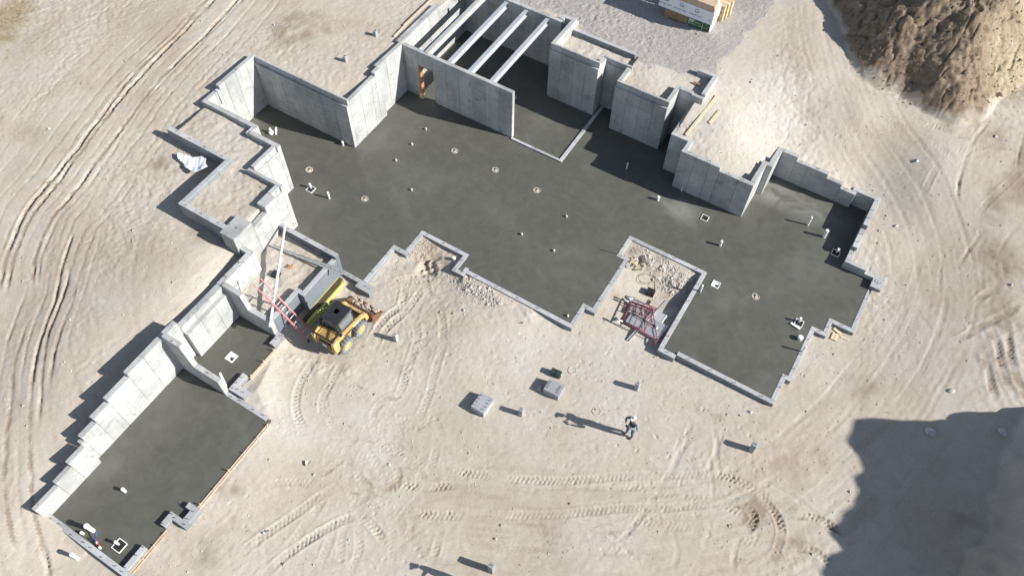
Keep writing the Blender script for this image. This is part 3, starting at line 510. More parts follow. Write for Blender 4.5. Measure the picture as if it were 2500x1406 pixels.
# build mesh
verts = np.stack([GX, GY, Z], -1).reshape(-1, 3).astype(np.float32)
ii, jj = np.meshgrid(np.arange(NX-1), np.arange(NY-1), indexing='ij'); a = (ii*NY+jj).ravel()
quads = np.stack([a, a+NY, a+NY+1, a+1], -1).astype(np.int32)
me = bpy.data.meshes.new('ground'); nq = len(quads)
me.vertices.add(len(verts)); me.vertices.foreach_set('co', verts.ravel())
me.loops.add(nq*4); me.loops.foreach_set('vertex_index', quads.ravel())
me.polygons.add(nq); me.polygons.foreach_set('loop_start', np.arange(0, nq*4, 4, dtype=np.int32)); me.polygons.foreach_set('use_smooth', np.ones(nq, bool))
me.update(calc_edges=True)
for nme, arr in (('damp', damp), ('grey', grey), ('gravel', gi), ('brown', brown), ('drygrass', dry), ('streak', streak), ('pale', pale)):
    at = me.attributes.new(nme, 'FLOAT', 'POINT'); at.data.foreach_set('value', arr.reshape(-1).astype(np.float32))
me.materials.append(MATS['earth'])
g = bpy.data.objects.new('ground', me); COL.objects.link(g); tag(g, kind='structure')
def gz(x, y):
    i = int(np.clip(np.searchsorted(fx, x), 1, NX-1)); j = int(np.clip(np.searchsorted(fy, y), 1, NY-1))
    return float(Z[max(i-2, 0):i+2, max(j-2, 0):j+2].mean())
def gzmin(x, y):
    i = int(np.clip(np.searchsorted(fx, x), 3, NX-3)); j = int(np.clip(np.searchsorted(fy, y), 3, NY-3))
    return float(Z[i-2:i+3, j-2:j+3].min())

# ------------------------------------------------------------------ slabs
def slab(name, poly):
    mb = MB(); mb.prism(poly, 'z', -.14, 0.0)
    return mb.build(name, 'slab_concrete', kind='structure')
slab('concrete_slab_floor', MAIN); slab('concrete_slab_floor', WING); slab('concrete_slab_floor', ROOM)

# ------------------------------------------------------------------ formed walls, built panel by panel
def zprof(prof, s, side):
    for (s0, z0), (s1, z1) in zip(prof[:-1], prof[1:]):
        if s1-s0 < 1e-6: continue
        if (side > 0 and s0-1e-6 <= s < s1-1e-6) or (side < 0 and s0+1e-6 < s <= s1+1e-6): return z0+(z1-z0)*(s-s0)/(s1-s0)
    return prof[0][1] if s <= prof[0][0] else prof[-1][1]
def sect(c0, c1, zb, zt, ledge, ins, tl=False):
    a, c = c0+ins, c1-ins; k = .010
    if ledge is None or tl: return [(a, zb), (a, zt-k), (a+k, zt), (c-k, zt), (c, zt-k), (c, zb)]
    sd_, dp, dr = ledge
    if sd_ == 'hi': return [(a, zb), (a, zt-k), (a+k, zt), (c-dp-k, zt), (c-dp, zt-k), (c-dp, zt-dr), (c-k, zt-dr), (c, zt-dr-k), (c, zb)]
    return [(a, zb), (a, zt-dr-k), (a+k, zt-dr), (a+dp, zt-dr), (a+dp, zt-k), (a+dp+k, zt), (c-k, zt), (c, zt-k), (c, zb)]
def panel(axis, c0, c1, a, c, zb, za, zc, ledge, parent, mat, gv=.012, tl=False):
    g_ = .003; a += g_; c -= g_; e = min(gv*1.2, (c-a)/4); rings = []
    for s, ins in ((a, gv), (a+e, 0), (c-e, 0), (c, gv)):
        t = (s-a)/(c-a); zt = za+(zc-za)*t; rings.append((s, sect(c0, c1, zb, zt, ledge, ins, tl)))
    n = len(rings[0][1]); vs = []
    for s, pl in rings:
        for u, z in pl: vs.append((s, u, z) if axis == 'x' else (u, s, z))
    fs = [tuple(range(n)), tuple(reversed(range(3*n, 4*n)))]
    for k in range(3):
        for i in range(n): fs.append((k*n+i, k*n+(i+1) % n, (k+1)*n+(i+1) % n, (k+1)*n+i))
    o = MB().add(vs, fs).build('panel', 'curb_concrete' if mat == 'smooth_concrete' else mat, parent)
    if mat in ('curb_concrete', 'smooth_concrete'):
        o.data.materials.append(MATS['smooth_concrete' if mat == 'smooth_concrete' else 'curb_side_concrete'])
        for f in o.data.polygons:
            if abs(f.normal.z) < .5: f.material_index = 1  # vertical faces get a darker concrete than the tops
def run(parent, axis, c0, c1, prof, zb=-.62, ledge=None, mat='wall_concrete', pw=.76, tier=None, bolts=0):
    if not isinstance(prof, list): raise ValueError
    s0, s1 = prof[0][0], prof[-1][0]
    cuts = {round(s0, 3), round(s1, 3)} | {round(p_[0], 3) for p_ in prof}
    n = max(1, round((s1-s0)/pw)); grid = [s0+(s1-s0)*i/n for i in range(1, n)]
    brk = sorted(cuts)
    for q in grid:
        if min(abs(q-k) for k in brk) > .22: cuts.add(round(q, 3))
    cuts = sorted(cuts)
    for a, c in zip(cuts[:-1], cuts[1:]):
        if c-a < .02: continue
        za, zc = zprof(prof, a, 1), zprof(prof, c, -1)
        if tier and min(za, zc) > tier+.4:
            panel(axis, c0, c1, a, c, zb, tier-.0015, tier-.0015, None, parent, mat)
            panel(axis, c0, c1, a, c, tier+.0015, za, zc, ledge, parent, mat)
        else: panel(axis, c0, c1, a, c, zb, za, zc, ledge, parent, mat)
    if bolts:
        k = int((s1-s0)/bolts)+1
        for i in range(k):
            s = s0+(s1-s0)*(i+.5)/k+random.uniform(-.12, .12); u = (c0+c1)/2+random.uniform(-.03, .03)
            x, y = (s, u) if axis == 'x' else (u, s); z = zprof(prof, s, 1)
            b_ = bpy.data.objects.new('anchor_bolt', BOLT); COL.objects.link(b_); b_.parent = parent; b_.location = (x, y, z)
            b_.rotation_euler = (random.uniform(-.25, .25), random.uniform(-.25, .25), 0)
mb = MB(); mb.tube((0,0,-.05), (0,0,.085), .010, n=6); mb.tube((0,0,.05), (0,0,.07), .02, n=6); BOLT = mb.mesh('anchor_bolt', 'rust')
def wall(label, loc=(0,0,0), cat='foundation wall', name='foundation_wall'): return empty(name, label, cat, loc)
F = lambda s0, s1, z: [(s0, z), (s1, z)]
L2 = ('lo', .10, .33); H2 = ('hi', .10, .30)

W = wall('tall sunlit concrete wall closing the west end of the basement')
run(W, 'y', -26.70, -26.48, [(16.50,2.88),(17.55,2.88),(17.55,3.1),(20.12,3.1)], ledge=None, tier=2.1)
W = wall('long shaded concrete wall with a ledge, across the top of the west basement room')
run(W, 'x', 19.90, 20.12, F(-26.48, -20.81, 3.08), ledge=L2, tier=2.05)
W = wall('bright sunlit concrete wall running up from the west room corner towards the steel beams')
run(W, 'y', -21.03, -20.81, [(20.12,2.92),(22.15,2.92),(22.15,3.1),(22.6,3.1)], tier=1.9)
run(W, 'y', -21.20, -20.98, [(22.6,3.1),(24.63,3.02)], tier=1.9)
MB().box(-20.93, -20.89, 22.28, 22.40, 2.45, 2.75).build('pocket_block', 'curb_concrete', W)
W = wall('sunlit concrete side wall left of the steel beams, with small pockets near its top')
run(W, 'y', -21.20, -20.98, [(24.63,3.02),(28.05,3.02),(28.05,2.75),(31.0,2.75)], tier=1.9, ledge=('hi', .07, .22))
run(W, 'y', -21.42, -21.205, [(24.7,3.0),(28.05,3.0)], zb=2.0)
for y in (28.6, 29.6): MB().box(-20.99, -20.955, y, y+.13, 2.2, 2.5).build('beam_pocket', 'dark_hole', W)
W = wall('grey concrete wall with a doorway, carrying the near ends of the steel beams')
run(W, 'x', 24.63, 24.83, F(-20.98, -20.09, 3.0), tier=1.55); run(W, 'x', 24.63, 24.83, F(-19.21, -14.56, 3.0), tier=1.55)
run(W, 'x', 24.63, 24.83, F(-20.09, -19.21, 3.0), zb=2.12)
MB().box(-20.09, -20.03, 24.60, 24.86, 0, 2.12).build('door_buck', 'orange_wood', W, label='orange-brown wooden door jamb')
MB().box(-20.03, -19.21, 24.62, 24.84, 2.08, 2.118).build('door_head', 'orange_wood', W)
MB().box(-20.13, -19.9, 24.5, 24.62, .01, .30).build('kick_block', 'lumber_pale', W)
W = wall('concrete wall at the far ends of the steel beams, in deep shade')
run(W, 'x', 30.23, 30.45, F(-20.98, -15.08, 3.08), tier=1.9)
run(W, 'x', 30.60, 30.82, F(-15.30, -14.38, 3.12), tier=1.9); run(W, 'y', -15.30, -15.08, F(30.45, 30.60, 3.12))
W = wall('high concrete retaining wall right of the steel beams, with a sandy fill behind it')
run(W, 'y', -14.60, -14.38, F(28.42, 30.60, 3.36), tier=2.1)
run(W, 'x', 28.20, 28.42, F(-14.60, -11.87, 3.36), ledge=('lo', .1, .34), tier=2.3)
run(W, 'y', -12.09, -11.87, F(28.42, 29.05, 3.12), tier=2.1)
W = wall('shaded recessed concrete wall between the two projecting retaining bays')
run(W, 'x', 29.05, 29.27, F(-12.09, -10.52, 3.10), ledge=('lo', .08, .28), tier=2.1); run(W, 'y', -10.74, -10.52, F(28.08, 29.05, 3.10), tier=2.1)
W = wall('projecting shaded concrete bay wall right of the recess, with a ledge near its top')
run(W, 'x', 27.86, 28.08, F(-10.74, -7.97, 3.08), ledge=L2, tier=2.0)
run(W, 'y', -8.19, -7.97, F(28.08, 29.30, 3.04), tier=2.0)
W = wall('short concrete wall and angled return around the small sandy pit near the gravel')
run(W, 'x', 29.10, 29.30, [(-7.97,3.06),(-7.3,3.06),(-7.3,2.98),(-6.73,2.98)], tier=1.9)
run(W, 'y', -6.95, -6.73, F(29.30, 30.68, 3.1)); run(W, 'x', 30.68, 30.90, F(-7.75, -6.73, 3.1))
W = wall('low concrete strip wall between the gravel and the sandy fill')
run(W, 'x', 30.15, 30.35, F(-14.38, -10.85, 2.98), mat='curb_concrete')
W = wall('concrete wall with sunlit top stepping round the fill below the two loose planks')
run(W, 'y', -7.22, -6.97, F(27.06, 29.08, 2.4), mat='curb_concrete', tier=1.5, bolts=1.0); run(W, 'x', 26.84, 27.06, F(-7.22, -6.13, 2.4), tier=1.5)
run(W, 'y', -6.35, -6.13, F(26.29, 26.84, 2.42), tier=1.5)
W = wall('long shaded retaining wall at right centre whose sharp white corner points down over the slab')
run(W, 'x', 26.07, 26.29, [(-6.35,2.44),(-4.4,2.44),(-4.4,2.22),(-2.74,2.22)], tier=1.45, bolts=1.1)
W = wall('stepped concrete wall with brilliant white edges between the right retaining wall and the east room')
run(W, 'y', -2.97, -2.74, [(26.29,2.22),(27.0,2.22),(27.0,2.08),(27.85,2.08)]); run(W, 'x', 27.85, 28.05, F(-2.97, -2.45, 1.98))
run(W, 'y', -2.70, -2.45, [(28.05,1.95),(28.6,1.95),(28.6,1.8),(29.35,1.7)])
W = wall('shaded concrete wall stepping down to the right along the top of the east room')
run(W, 'x', 29.35, 29.57, [(-2.7,1.68),(-1.66,1.68),(-1.66,1.42),(-.1,1.42),(-.1,1.17),(.66,1.17),(.66,.91),(1.41,.91)], bolts=.9)
W = wall('low concrete wall round the far right corner of the east room, stepping down twice')
run(W, 'x', 29.58, 29.80, F(1.41, 2.25, .93)); run(W, 'y', 1.19, 1.41, F(29.57, 29.8, .93))
run(W, 'y', 2.25, 2.50, [(26.02,.44),(26.62,.44),(26.62,.68),(27.85,.68),(27.85,.93),(29.80,.93)], mat='curb_concrete', bolts=.7)
W = wall('low concrete wall with square block end at the right edge of the slab')
run(W, 'x', 25.80, 26.02, [(2.25,.46),(3.24,.46),(3.24,.24),(3.66,.24)]); run(W, 'x', 25.32, 26.02, F(3.66, 4.16, .22), mat='curb_concrete', bolts=.2)
# porch side
W = wall('concrete wall in a zigzag between the soil-filled porch and the west basement room')
run(W, 'x', 16.50, 16.72, F(-26.48, -23.40, 2.88), tier=2.0); run(W, 'y', -23.62, -23.40, F(16.08, 16.50, 2.88)); run(W, 'x', 16.08, 16.30, F(-23.40, -21.72, 2.95), tier=2.0)
W = wall('bright white retaining wall of the porch fill, nearest the white pipe fitting')
run(W, 'y', -22.02, -21.72, F(14.64, 16.08, 2.95), ledge=H2, tier=2.0); run(W, 'x', 14.40, 14.64, F(-22.02, -20.09, 2.93), tier=2.0, ledge=('hi', .08, .28))
W = wall('bright white retaining wall above the upper end of the long white pipe')
run(W, 'y', -20.42, -20.09, F(13.90, 14.40, 2.92), ledge=H2); run(W, 'x', 13.20, 13.90, F(-20.42, -19.95, 2.90), pw=2)
run(W, 'y', -20.20, -19.95, [(12.32,2.45),(13.20,2.55)])
W = wall('square concrete pier top beside the soil-filled porch')
run(W, 'x', 11.22, 12.32, F(-20.72, -19.95, 2.86), pw=2, bolts=.5); run(W, 'x', 11.30, 11.52, F(-19.95, -19.3, 2.15))
W = wall('outer concrete wall of the porch standing above the ground behind the white sheet')
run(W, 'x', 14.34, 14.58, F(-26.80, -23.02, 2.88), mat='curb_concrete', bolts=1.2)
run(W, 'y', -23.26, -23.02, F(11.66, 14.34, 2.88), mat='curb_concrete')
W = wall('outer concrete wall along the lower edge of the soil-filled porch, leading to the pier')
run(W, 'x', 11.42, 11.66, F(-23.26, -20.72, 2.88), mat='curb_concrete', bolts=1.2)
# yard and wing
W = wall('back wall of the small sandy yard with the long white pipe')
run(W, 'y', -19.58, -19.30, F(9.50, 11.30, 2.15), bolts=1.2, pw=.9, tier=1.3)
W = wall('concrete wall between the main slab and the small sandy yard')
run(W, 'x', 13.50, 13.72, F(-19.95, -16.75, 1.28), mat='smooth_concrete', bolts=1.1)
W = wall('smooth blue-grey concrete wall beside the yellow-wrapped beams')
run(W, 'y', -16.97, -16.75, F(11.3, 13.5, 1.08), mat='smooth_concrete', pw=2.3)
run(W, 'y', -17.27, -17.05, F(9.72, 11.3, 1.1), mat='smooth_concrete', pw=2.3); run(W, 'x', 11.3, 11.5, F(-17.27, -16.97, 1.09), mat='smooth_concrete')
W = wall('concrete wall with a sloping top between the sandy yard and the small slab room')
run(W, 'x', 9.50, 9.72, [(-19.3,2.2),(-18.35,2.12),(-18.2,1.15),(-17.05,1.15)])
W = wall('sunlit back wall of the small slab room, with a thick lower face')
run(W, 'y', -19.58, -19.07, F(7.15, 9.50, 2.12), ledge=('hi', .22, .35), pw=.8)
W = wall('stepped sunlit concrete wall down the left side of the lower wing')
run(W, 'y', -19.58, -19.33, [(1.71,1.46),(1.87,1.46),(1.87,1.7),(2.6,1.7),(2.6,2.0),(3.38,2.0),(3.38,2.22),(4.51,2.22),(4.51,2.45),(7.15,2.5)], pw=.9, tier=1.22)
run(W, 'y', -19.33, -19.12, [(-.92,.95),(.17,.95),(.17,1.2),(.93,1.2),(.93,1.48),(1.71,1.48)], pw=.9)
W = wall('concrete wall with a high left part, between the small slab room and lower wing')
run(W, 'x', 6.35, 6.57, [(-19.33,2.65),(-18.4,2.65),(-18.25,1.15),(-17.0,1.12)], bolts=1.2)
W = wall('low flush concrete wall along the bottom end of the lower wing')
run(W, 'x', -.92, -.70, F(-19.12, -14.92, .2), mat='curb_concrete', bolts=.6)
# piers and stubs
def stub(label, rects, z=.2, bolts=.35):
    W = wall(label, name='concrete_stub', cat='concrete stub')
    for (ax, c0, c1, s0, s1) in rects: run(W, ax, c0, c1, F(s0, s1, z), mat='curb_concrete', pw=3, bolts=bolts)
stub('low straight concrete stub at the lower right corner of the wing', [('y', -15.38, -15.14, -.70, .24)])
stub('low zigzag concrete stub beside the form boards at the bottom right of the wing', [('y', -15.38, -15.12, 1.13, 1.70), ('x', 1.48, 1.70, -15.12, -14.48), ('y', -14.80, -14.48, 1.70, 2.30), ('x', 2.08, 2.30, -15.05, -14.80)])
stub('low concrete stub at the upper right corner of the small slab room', [('y', -17.0, -16.74, 9.06, 9.50), ('x', 9.5, 9.7, -17.045, -16.74)])
stub('low concrete stub at the lower right corner of the small slab room', [('y', -17.0, -16.74, 6.57, 7.44), ('x', 6.57, 6.93, -16.74, -16.2)])
W = wall('flush concrete curb along the top right edge of the lower wing', name='foundation_curb', cat='curb')
run(W, 'x', 6.33, 6.55, F(-16.995, -14.86, .03), mat='curb_concrete', bolts=.6)
# flush curbs round the main slab
def curb(label, rects, z=.014, bolts=1.3, zb=-.75):
    W = wall(label, name='foundation_curb', cat='curb')
    for (x0, x1, y0, y1) in rects:
        if x1-x0 > y1-y0: run(W, 'x', y0, y1, F(x0, x1, z), zb=zb, mat='curb_concrete', pw=1.8, bolts=bolts)
        else: run(W, 'y', x0, x1, F(y0, y1, z), zb=zb, mat='curb_concrete', pw=1.8, bolts=bolts)
curb('flush concrete curb zigzagging down the right edge of the slab', [(3.67,3.87,22.92,25.32),(2.70,3.87,22.72,22.92),(2.70,2.90,22.12,22.72),(2.18,2.90,21.92,22.12),(2.18,2.38,19.27,21.92),(1.95,2.38,19.07,19.27),(1.95,2.15,17.92,19.07)])
curb('flush concrete curb along the bottom edge of the lower right slab', [(-2.2,2.15,17.72,17.92),(-2.98,-2.2,17.50,17.72)])
curb('flush concrete curb on the right side of the notch holding the scaffold pile', [(-3.0,-2.8,17.72,22.10)])
curb('flush concrete curb along the top and left of the notch holding the scaffold pile', [(-6.72,-2.8,22.10,22.30),(-6.72,-6.52,21.13,22.10),(-6.72,-6.10,20.93,21.13),(-6.32,-6.10,17.90,20.93),(-6.78,-6.10,17.70,17.90)])
curb('flush concrete curb under the lowest corner of the central slab', [(-6.78,-6.58,16.70,17.70),(-12.02,-6.58,16.50,16.70)])
curb('flush concrete curb zigzagging round the small notch with the dirt hole', [(-12.22,-12.02,16.30,16.78),(-12.65,-12.22,16.30,16.50),(-12.65,-12.43,16.50,17.24),(-15.05,-12.43,17.24,17.44),(-15.05,-14.85,16.08,17.24),(-15.68,-14.85,15.86,16.08),(-15.68,-15.48,13.75,15.86)])
curb('wide flush concrete block above the skid steer bucket', [(-15.80,-15.02,13.32,13.75),(-16.75,-15.80,13.56,13.75)], bolts=.35)
curb('pale narrow concrete curb dividing the slab right of the doorway wall', [(-14.56,-11.80,24.50,24.64),(-11.80,-11.62,24.50,29.05)], z=.07, zb=-.1, bolts=9)
# off-house wall stub at the very top
W = wall('low concrete wall corner beyond the long thin timbers in the sand')
run(W, 'x', 27.95, 28.15, F(-26.0, -22.45, 3.2), mat='curb_concrete', zb=2.2); run(W, 'y', -22.65, -22.45, F(28.15, 33, 3.2), mat='curb_concrete', zb=2.2)

# ------------------------------------------------------------------ steel beams over the side room
def i_beam(x, label, mat='steel'):
    t = empty('steel_beam', label, 'steel beam', (x, 24.7, 3.0), group='steel beams over the side room')
    L = 5.72; w_, h, tf = .21, .30, .022
    MB().box(-w_/2, w_/2, .02, L, -.005-tf, -.005).build('top_flange', mat, t)
    MB().box(-.009, .009, .02, L, -h+tf, -.005-tf).build('web', mat, t)
    MB().box(-w_/2, w_/2, .02, L, -h, -h+tf).build('bottom_flange', mat, t)
    MB().box(-.10, .10, L-.12, L+.05, -h-.02, -h-.001).build('bearing_plate', 'dark_metal', t)
    return t
b0 = i_beam(-19.62, 'steel beam nearest the sunlit side wall, with a wooden nailer strip on its right')
MB().box(-.105, .105, .05, 5.7, 0, .032).build('nailer', 'steel', b0)
MB().box(.085, .135, .05, 5.7, -.03, .034).build('nailer_edge', 'lumber_pale', b0)
for x, l in ((-18.33, 'second steel beam from the sunlit side wall'), (-17.12, 'third steel beam from the sunlit side wall'), (-15.87, 'steel beam farthest right, next to the high retaining wall')): i_beam(x, l)

# ------------------------------------------------------------------ form boards along the open slab edges
def stake(parent, x, y, z0, z1, lean=0.0):
    MB().beam((x, y, z0), (x+lean, y, z1), .035, .035, (0,1,0)).build('stake', 'form_wood', parent)
t = empty('form_board', 'pale pink timber form boards staked along the right edge of the lower wing', 'form board', (-14.72, 4.3, 0))
MB().box(-.02, .02, -1.98, 2.0, -.12, .035).build('board', 'form_wood', t); MB().box(.05, .09, -1.98, 2.0, -.12, .005).build('board', 'form_wood', t)
for y in (-1.85, -1.15, -.3, .55, 1.3, 1.9): stake(t, .035, y, -.3, .05+random.uniform(.03, .2)); MB().beam((-.02, y, .05), (.2, y+.02, -.12), .03, .03).build('brace', 'form_wood', t)
t = empty('form_board', 'timber form board staked along the right edge of the small slab room', 'form board', (-16.70, 8.25, 0))
MB().box(-.02, .025, -.80, .80, -.12, .03).build('board', 'form_wood', t); MB().box(.04, .09, -.80, .80, -.12, -.01).build('board', 'lumber_pale', t)
for y in (-.72, .05, .68): stake(t, .03, y, -.3, .2); MB().beam((-.02, y, .06), (.2, y, -.1), .03, .03).build('brace', 'form_wood', t)
t = empty('form_board', 'muddy form board beside the zigzag stub at the bottom of the wing', 'form board', (-15.12, .1, 0))
MB().box(-.02, .02, -.95, 1.0, -.14, .02).build('board', 'muddy_wood', t); MB().box(.05, .08, -.95, .9, -.14, -.03).build('board', 'muddy_wood', t)
for y in (-.2, .35, .85): stake(t, .035, y, -.3, .09)

# ------------------------------------------------------------------ plumbing in the slab
def pipe(x, y, r, h, label, z=0.0, cap=True, group=None, hub=True):
    t = empty('plumbing_pipe', label, 'pipe', (x, y, z), group=group)
    mb = MB(); mb.tube((0,0,-.05), (0,0,h), r, r, 14, False); mb.build('pipe_wall', 'pvc_white', t, True)
    if hub: mb = MB(); mb.tube((0,0,h-.09), (0,0,h-.02), r*1.16, r*1.16, 14); mb.build('coupling', 'pvc_white', t, True)
    mb = MB(); mb.tube((0,0,h-.012), (0,0,h+.006), r*(1.02 if cap else .8), None, 14); mb.build('cap' if cap else 'mouth', 'pvc_white' if cap else 'dark_hole', t)
    return t
for x, y, r, h, l in [(-19.87,16.66,.045,.45,'thin white pipe stub right of the square pipe box beside the porch wall'),(-21.43,19.72,.05,.26,'short white pipe at the shadow edge near the white wall corner'),
 (-8.71,25.89,.035,.40,'slim white pipe standing in the shadow of the projecting bay'),(-6.53,24.90,.06,.26,'short fat white pipe at the edge of the retaining wall shadow'),(-5.82,26.03,.035,.28,'slim white pipe against the foot of the shaded retaining wall'),
 (-2.91,23.99,.055,.36,'white pipe stub standing alone below the sharp wall corner'),(.12,27.29,.045,.62,'tall slim white pipe in the middle of the east room'),(1.0,27.02,.07,.52,'tall fat white pipe at the stepped shadow edge in the east room'),
 (-2.65,21.19,.04,.50,'white pipe at the curb above the scaffold notch'),(1.97,21.21,.10,.20,'stubby wide white pipe near the right curb'),(2.29,20.68,.035,.50,'thin white pipe touching the right curb'),
 (-17.48,1.35,.06,.28,'single white pipe near the middle of the lower wing slab'),(-17.38,-.33,.085,.62,'thick white pipe near the bottom wall of the wing'),(-17.60,-.60,.05,.18,'small white pipe against the bottom wall of the wing')]:
    pipe(x, y, r, h, l)
pipe(-17.10, -1.32, .07, .55, 'thick white pipe standing in the sand outside the wing', z=gz(-17.1,-1.32)-.02)
pipe(-12.95, 16.95, .07, .3, 'white pipe sticking out of the dirt hole in the small notch', z=gz(-12.95,16.95)-.1)
for i, (x, y, l) in enumerate([(-18.54,22.79,'small pale cap nearest the doorway'),(-18.54,21.57,'small pale cap second from the doorway'),(-18.59,20.28,'small pale cap third from the doorway, below the white corner'),(-16.85,19.15,'small pale cap alone left of the slab centre'),(-9.75,21.69,'small pale cap upper of the three at slab centre'),(-11.0,19.68,'small pale cap left of the three at slab centre'),(-9.27,19.66,'small pale cap lowest of the three at slab centre'),(-7.03,16.96,'small pale cap in the lowest corner of the central slab')]):
    t = empty('capped_pipe', l, 'pipe cap', (x, y, 0), group='small pale pipe caps on the slab')
    MB().tube((0,0,-.02), (0,0,.09), .055, .053, 16).build('collar', 'cap_pale', t, False); MB().tube((0,0,.10), (0,0,.118), .045, .03, 12).build('lid', 'lumber_pale', t)
for x, y, l in [(-21.83,17.56,'round rough block-out left of the pipe box near the porch'),(-18.44,17.53,'round rough block-out on the left part of the slab, nearest the small notch'),(-16.51,22.36,'rough block-out left of three in a row below the doorway wall'),(-14.14,22.38,'round rough block-out middle of three in a row below the doorway wall'),(-11.76,22.34,'round rough block-out right of three in a row'),(-.47,22.24,'round rough block-out in the lower right slab')]:
    t = empty('round_blockout', l, 'block-out', (x, y, 0), group='round rough block-outs in the slab')
    MB().torus((0,0,.004), .165, .018, 22, 6).build('ring', 'lumber_pale' if x < -20 else 'pour_pad', t, True)
    MB().tube((0,0,.001), (0,0,.006), .155, None, 18).build('rough_fill', 'pour_pad', t)
    MB().tube((.05,-.03,.004), (.05,-.03,.03), .07, .06, 10).build('plug', 'cap_pale', t); MB().tube((-.05,.05,.004), (-.05,.05,.014), .05, None, 9).build('hole', 'dark_hole', t)
def frame_box(x, y, s, label, pipe_at=None, dark=True, rz=0.0):
    t = empty('floor_box', label, 'floor box', (x, y, 0), rz)
    a, k = s/2, .028
    for n, bx in (('side', (-a,a,-a,-a+k)), ('side', (-a,a,a-k,a)), ('side', (-a,-a+k,-a+k,a-k)), ('side', (a-k,a,-a+k,a-k))): MB().box(*bx, -.02, .035).build('frame_side', 'pvc_white', t)
    MB().box(-a+k, a-k, -a+k, a-k, .002, .006).build('recess', 'dark_hole' if dark else 'pvc_white', t)
    if not dark: MB().box(.0, a*.6, -a*.6, a*.1, .006, .010).build('opening', 'dark_hole', t)
    if pipe_at: MB().tube((*pipe_at, 0), (*pipe_at, .3), .05, None, 12).build('riser', 'pvc_white', t, True); MB().tube((*pipe_at, .28), (*pipe_at, .32), .06, None, 12).build('cap', 'pvc_white', t)
    return t
frame_box(-4.17, 25.09, .34, 'white square floor box with a dark opening on the pale patch of slab')
frame_box(-17.99, 7.78, .40, 'white square floor box in the small slab room', dark=False)
frame_box(-2.22, 21.89, .36, 'white square floor box right of the scaffold notch', dark=False)
frame_box(-20.97, 16.63, .36, 'grey-rimmed square floor box with a white pipe beside the porch wall', (-.04, .06))
frame_box(-16.15, -.21, .42, 'square floor box with a white pipe at the bottom of the wing', (-.06, .02))
frame_box(1.78, 26.42, .36, 'square floor box with a pipe in the shade of the far right wall', (.03, .05))
t = frame_box(1.66, 21.95, .36, 'crumpled white plastic round a floor box near the right curb', (-.02, .06)); MB().beam((-.3,-.2,.05), (.15,-.28,.05), .1, .03).build('plastic_flap', 'pvc_white', t)
t = empty('pipe_fitting', 'white pipe fitting with a leaning offcut in the west room', 'pipe fitting', (-24.95, 18.42, 0))
MB().tube((0,0,0), (0,0,.16), .13, .12, 16).build('base', 'pvc_white', t, True); MB().tube((-.02,.02,.16), (-.1,.06,.3), .06, None, 12).build('elbow', 'pvc_white', t, True)
MB().tube((.28,.02,.06), (.12,.30,.28), .05, None, 12).build('offcut', 'pvc_white', t, True)
t = empty('water_lines', 'blue and red water tubes sticking up by the bottom wall of the wing', 'water lines', (-16.72, -.62, 0))
MB().tube((-.22,.05,0), (-.26,.12,.16), .025).add(*([],[])).tube((-.26,.12,.16), (-.36,.36,.34), .018).build('blue_tube', 'blue_pipe', t, True)
MB().tube((.0,.0,.08), (-.06,.14,.36), .03, .022).build('red_tube', 'red_pipe', t, True); MB().tube((-.2,.03,0), (-.21,.05,.09), .045).build('sleeve', 'pvc_white', t, True); MB().tube((.06,-.02,0), (.02,.0,.12), .045).build('sleeve', 'pvc_white', t, True)
t = empty('conduit_stub', 'bent dark rod leaning over the curb corner above the scaffold notch', 'rod', (-6.7, 21.05, 0)); MB().tube((0,0,0), (0,0,.52), .014, n=6).build('rod', 'dark_metal', t)
for x, y in ((-20.85, 23.6), (-20.85, 23.95)): pass
MB().beam((-26.50, 17.38, 2.95), (-26.43, 17.38, 2.2), .16, .05, (0,1,0)).build('white_board', 'cap_white', None, label='white board hanging over the sunlit west wall', cat='board')
t = empty('wall_sleeve', 'small white plastic sleeve on the low wall at the top of the wing', 'sleeve', (-17.15, 6.62, .2)); MB().tube((0,0,0), (-.1,.1,.9), .05, None, 10).build('sleeve', 'pvc_white', t, True)

# ------------------------------------------------------------------ footing pads and piers
def pad(x, y, sx, sy, h, label, rz, ledge=True):
    z = gzmin(x, y); t = empty('footing_pad', label, 'footing pad', (x, y, z), rz, 'large square footing pads')
    MB().bbox(-sx/2, sx/2, -sy/2, sy/2, -.05, h, .02).build('block', 'pier_concrete', t)
    for i in range(4):
        for sd_ in (-1, 1):
            b_ = bpy.data.objects.new('anchor_bolt', BOLT); COL.objects.link(b_); b_.parent = t; b_.location = (sd_*(sx/2-.12)+random.uniform(-.03, .03), -sy/2+.15+i*(sy-.3)/3, h-.02)
pad(-7.97, 11.56, .64, .78, .36, 'square concrete footing pad standing alone, left of the other one', R(-2)); pad(-5.83, 13.68, .72, .60, .36, 'square concrete footing pad with the green box beside it', R(1))
for x, y, h, s_, l in [(-6.45,12.09,.48,.19,'small concrete pier between the two square footing pads'),(-2.95,15.56,.50,.19,'small concrete pier between the large slab corner and the man'),(-12.78,12.21,.52,.18,'small concrete pier to the right of the skid steer'),(2.14,15.56,.60,.21,'small concrete pier right of the standing man'),(-4.20,6.25,.70,.21,'small concrete pier at the bottom edge of the picture'),(-22.6,24.6,.30,.18,'small pier above the white wall, nearer the stacked boards'),(-22.7,22.3,.30,.18,'small pier above the west room')]:
    t = empty('concrete_pier', l, 'pier', (x, y, gzmin(x, y)), R(random.uniform(-6, 6)), 'small concrete piers in the sand')
    MB().bbox(-s_/2, s_/2, -s_/2, s_/2, -.06, h+.03, .015).build('post_block', 'pier_concrete', t); MB().beam((0,0,h), (0,0,h+.07), .05, .012, (0,1,0)).build('strap', 'dark_metal', t)

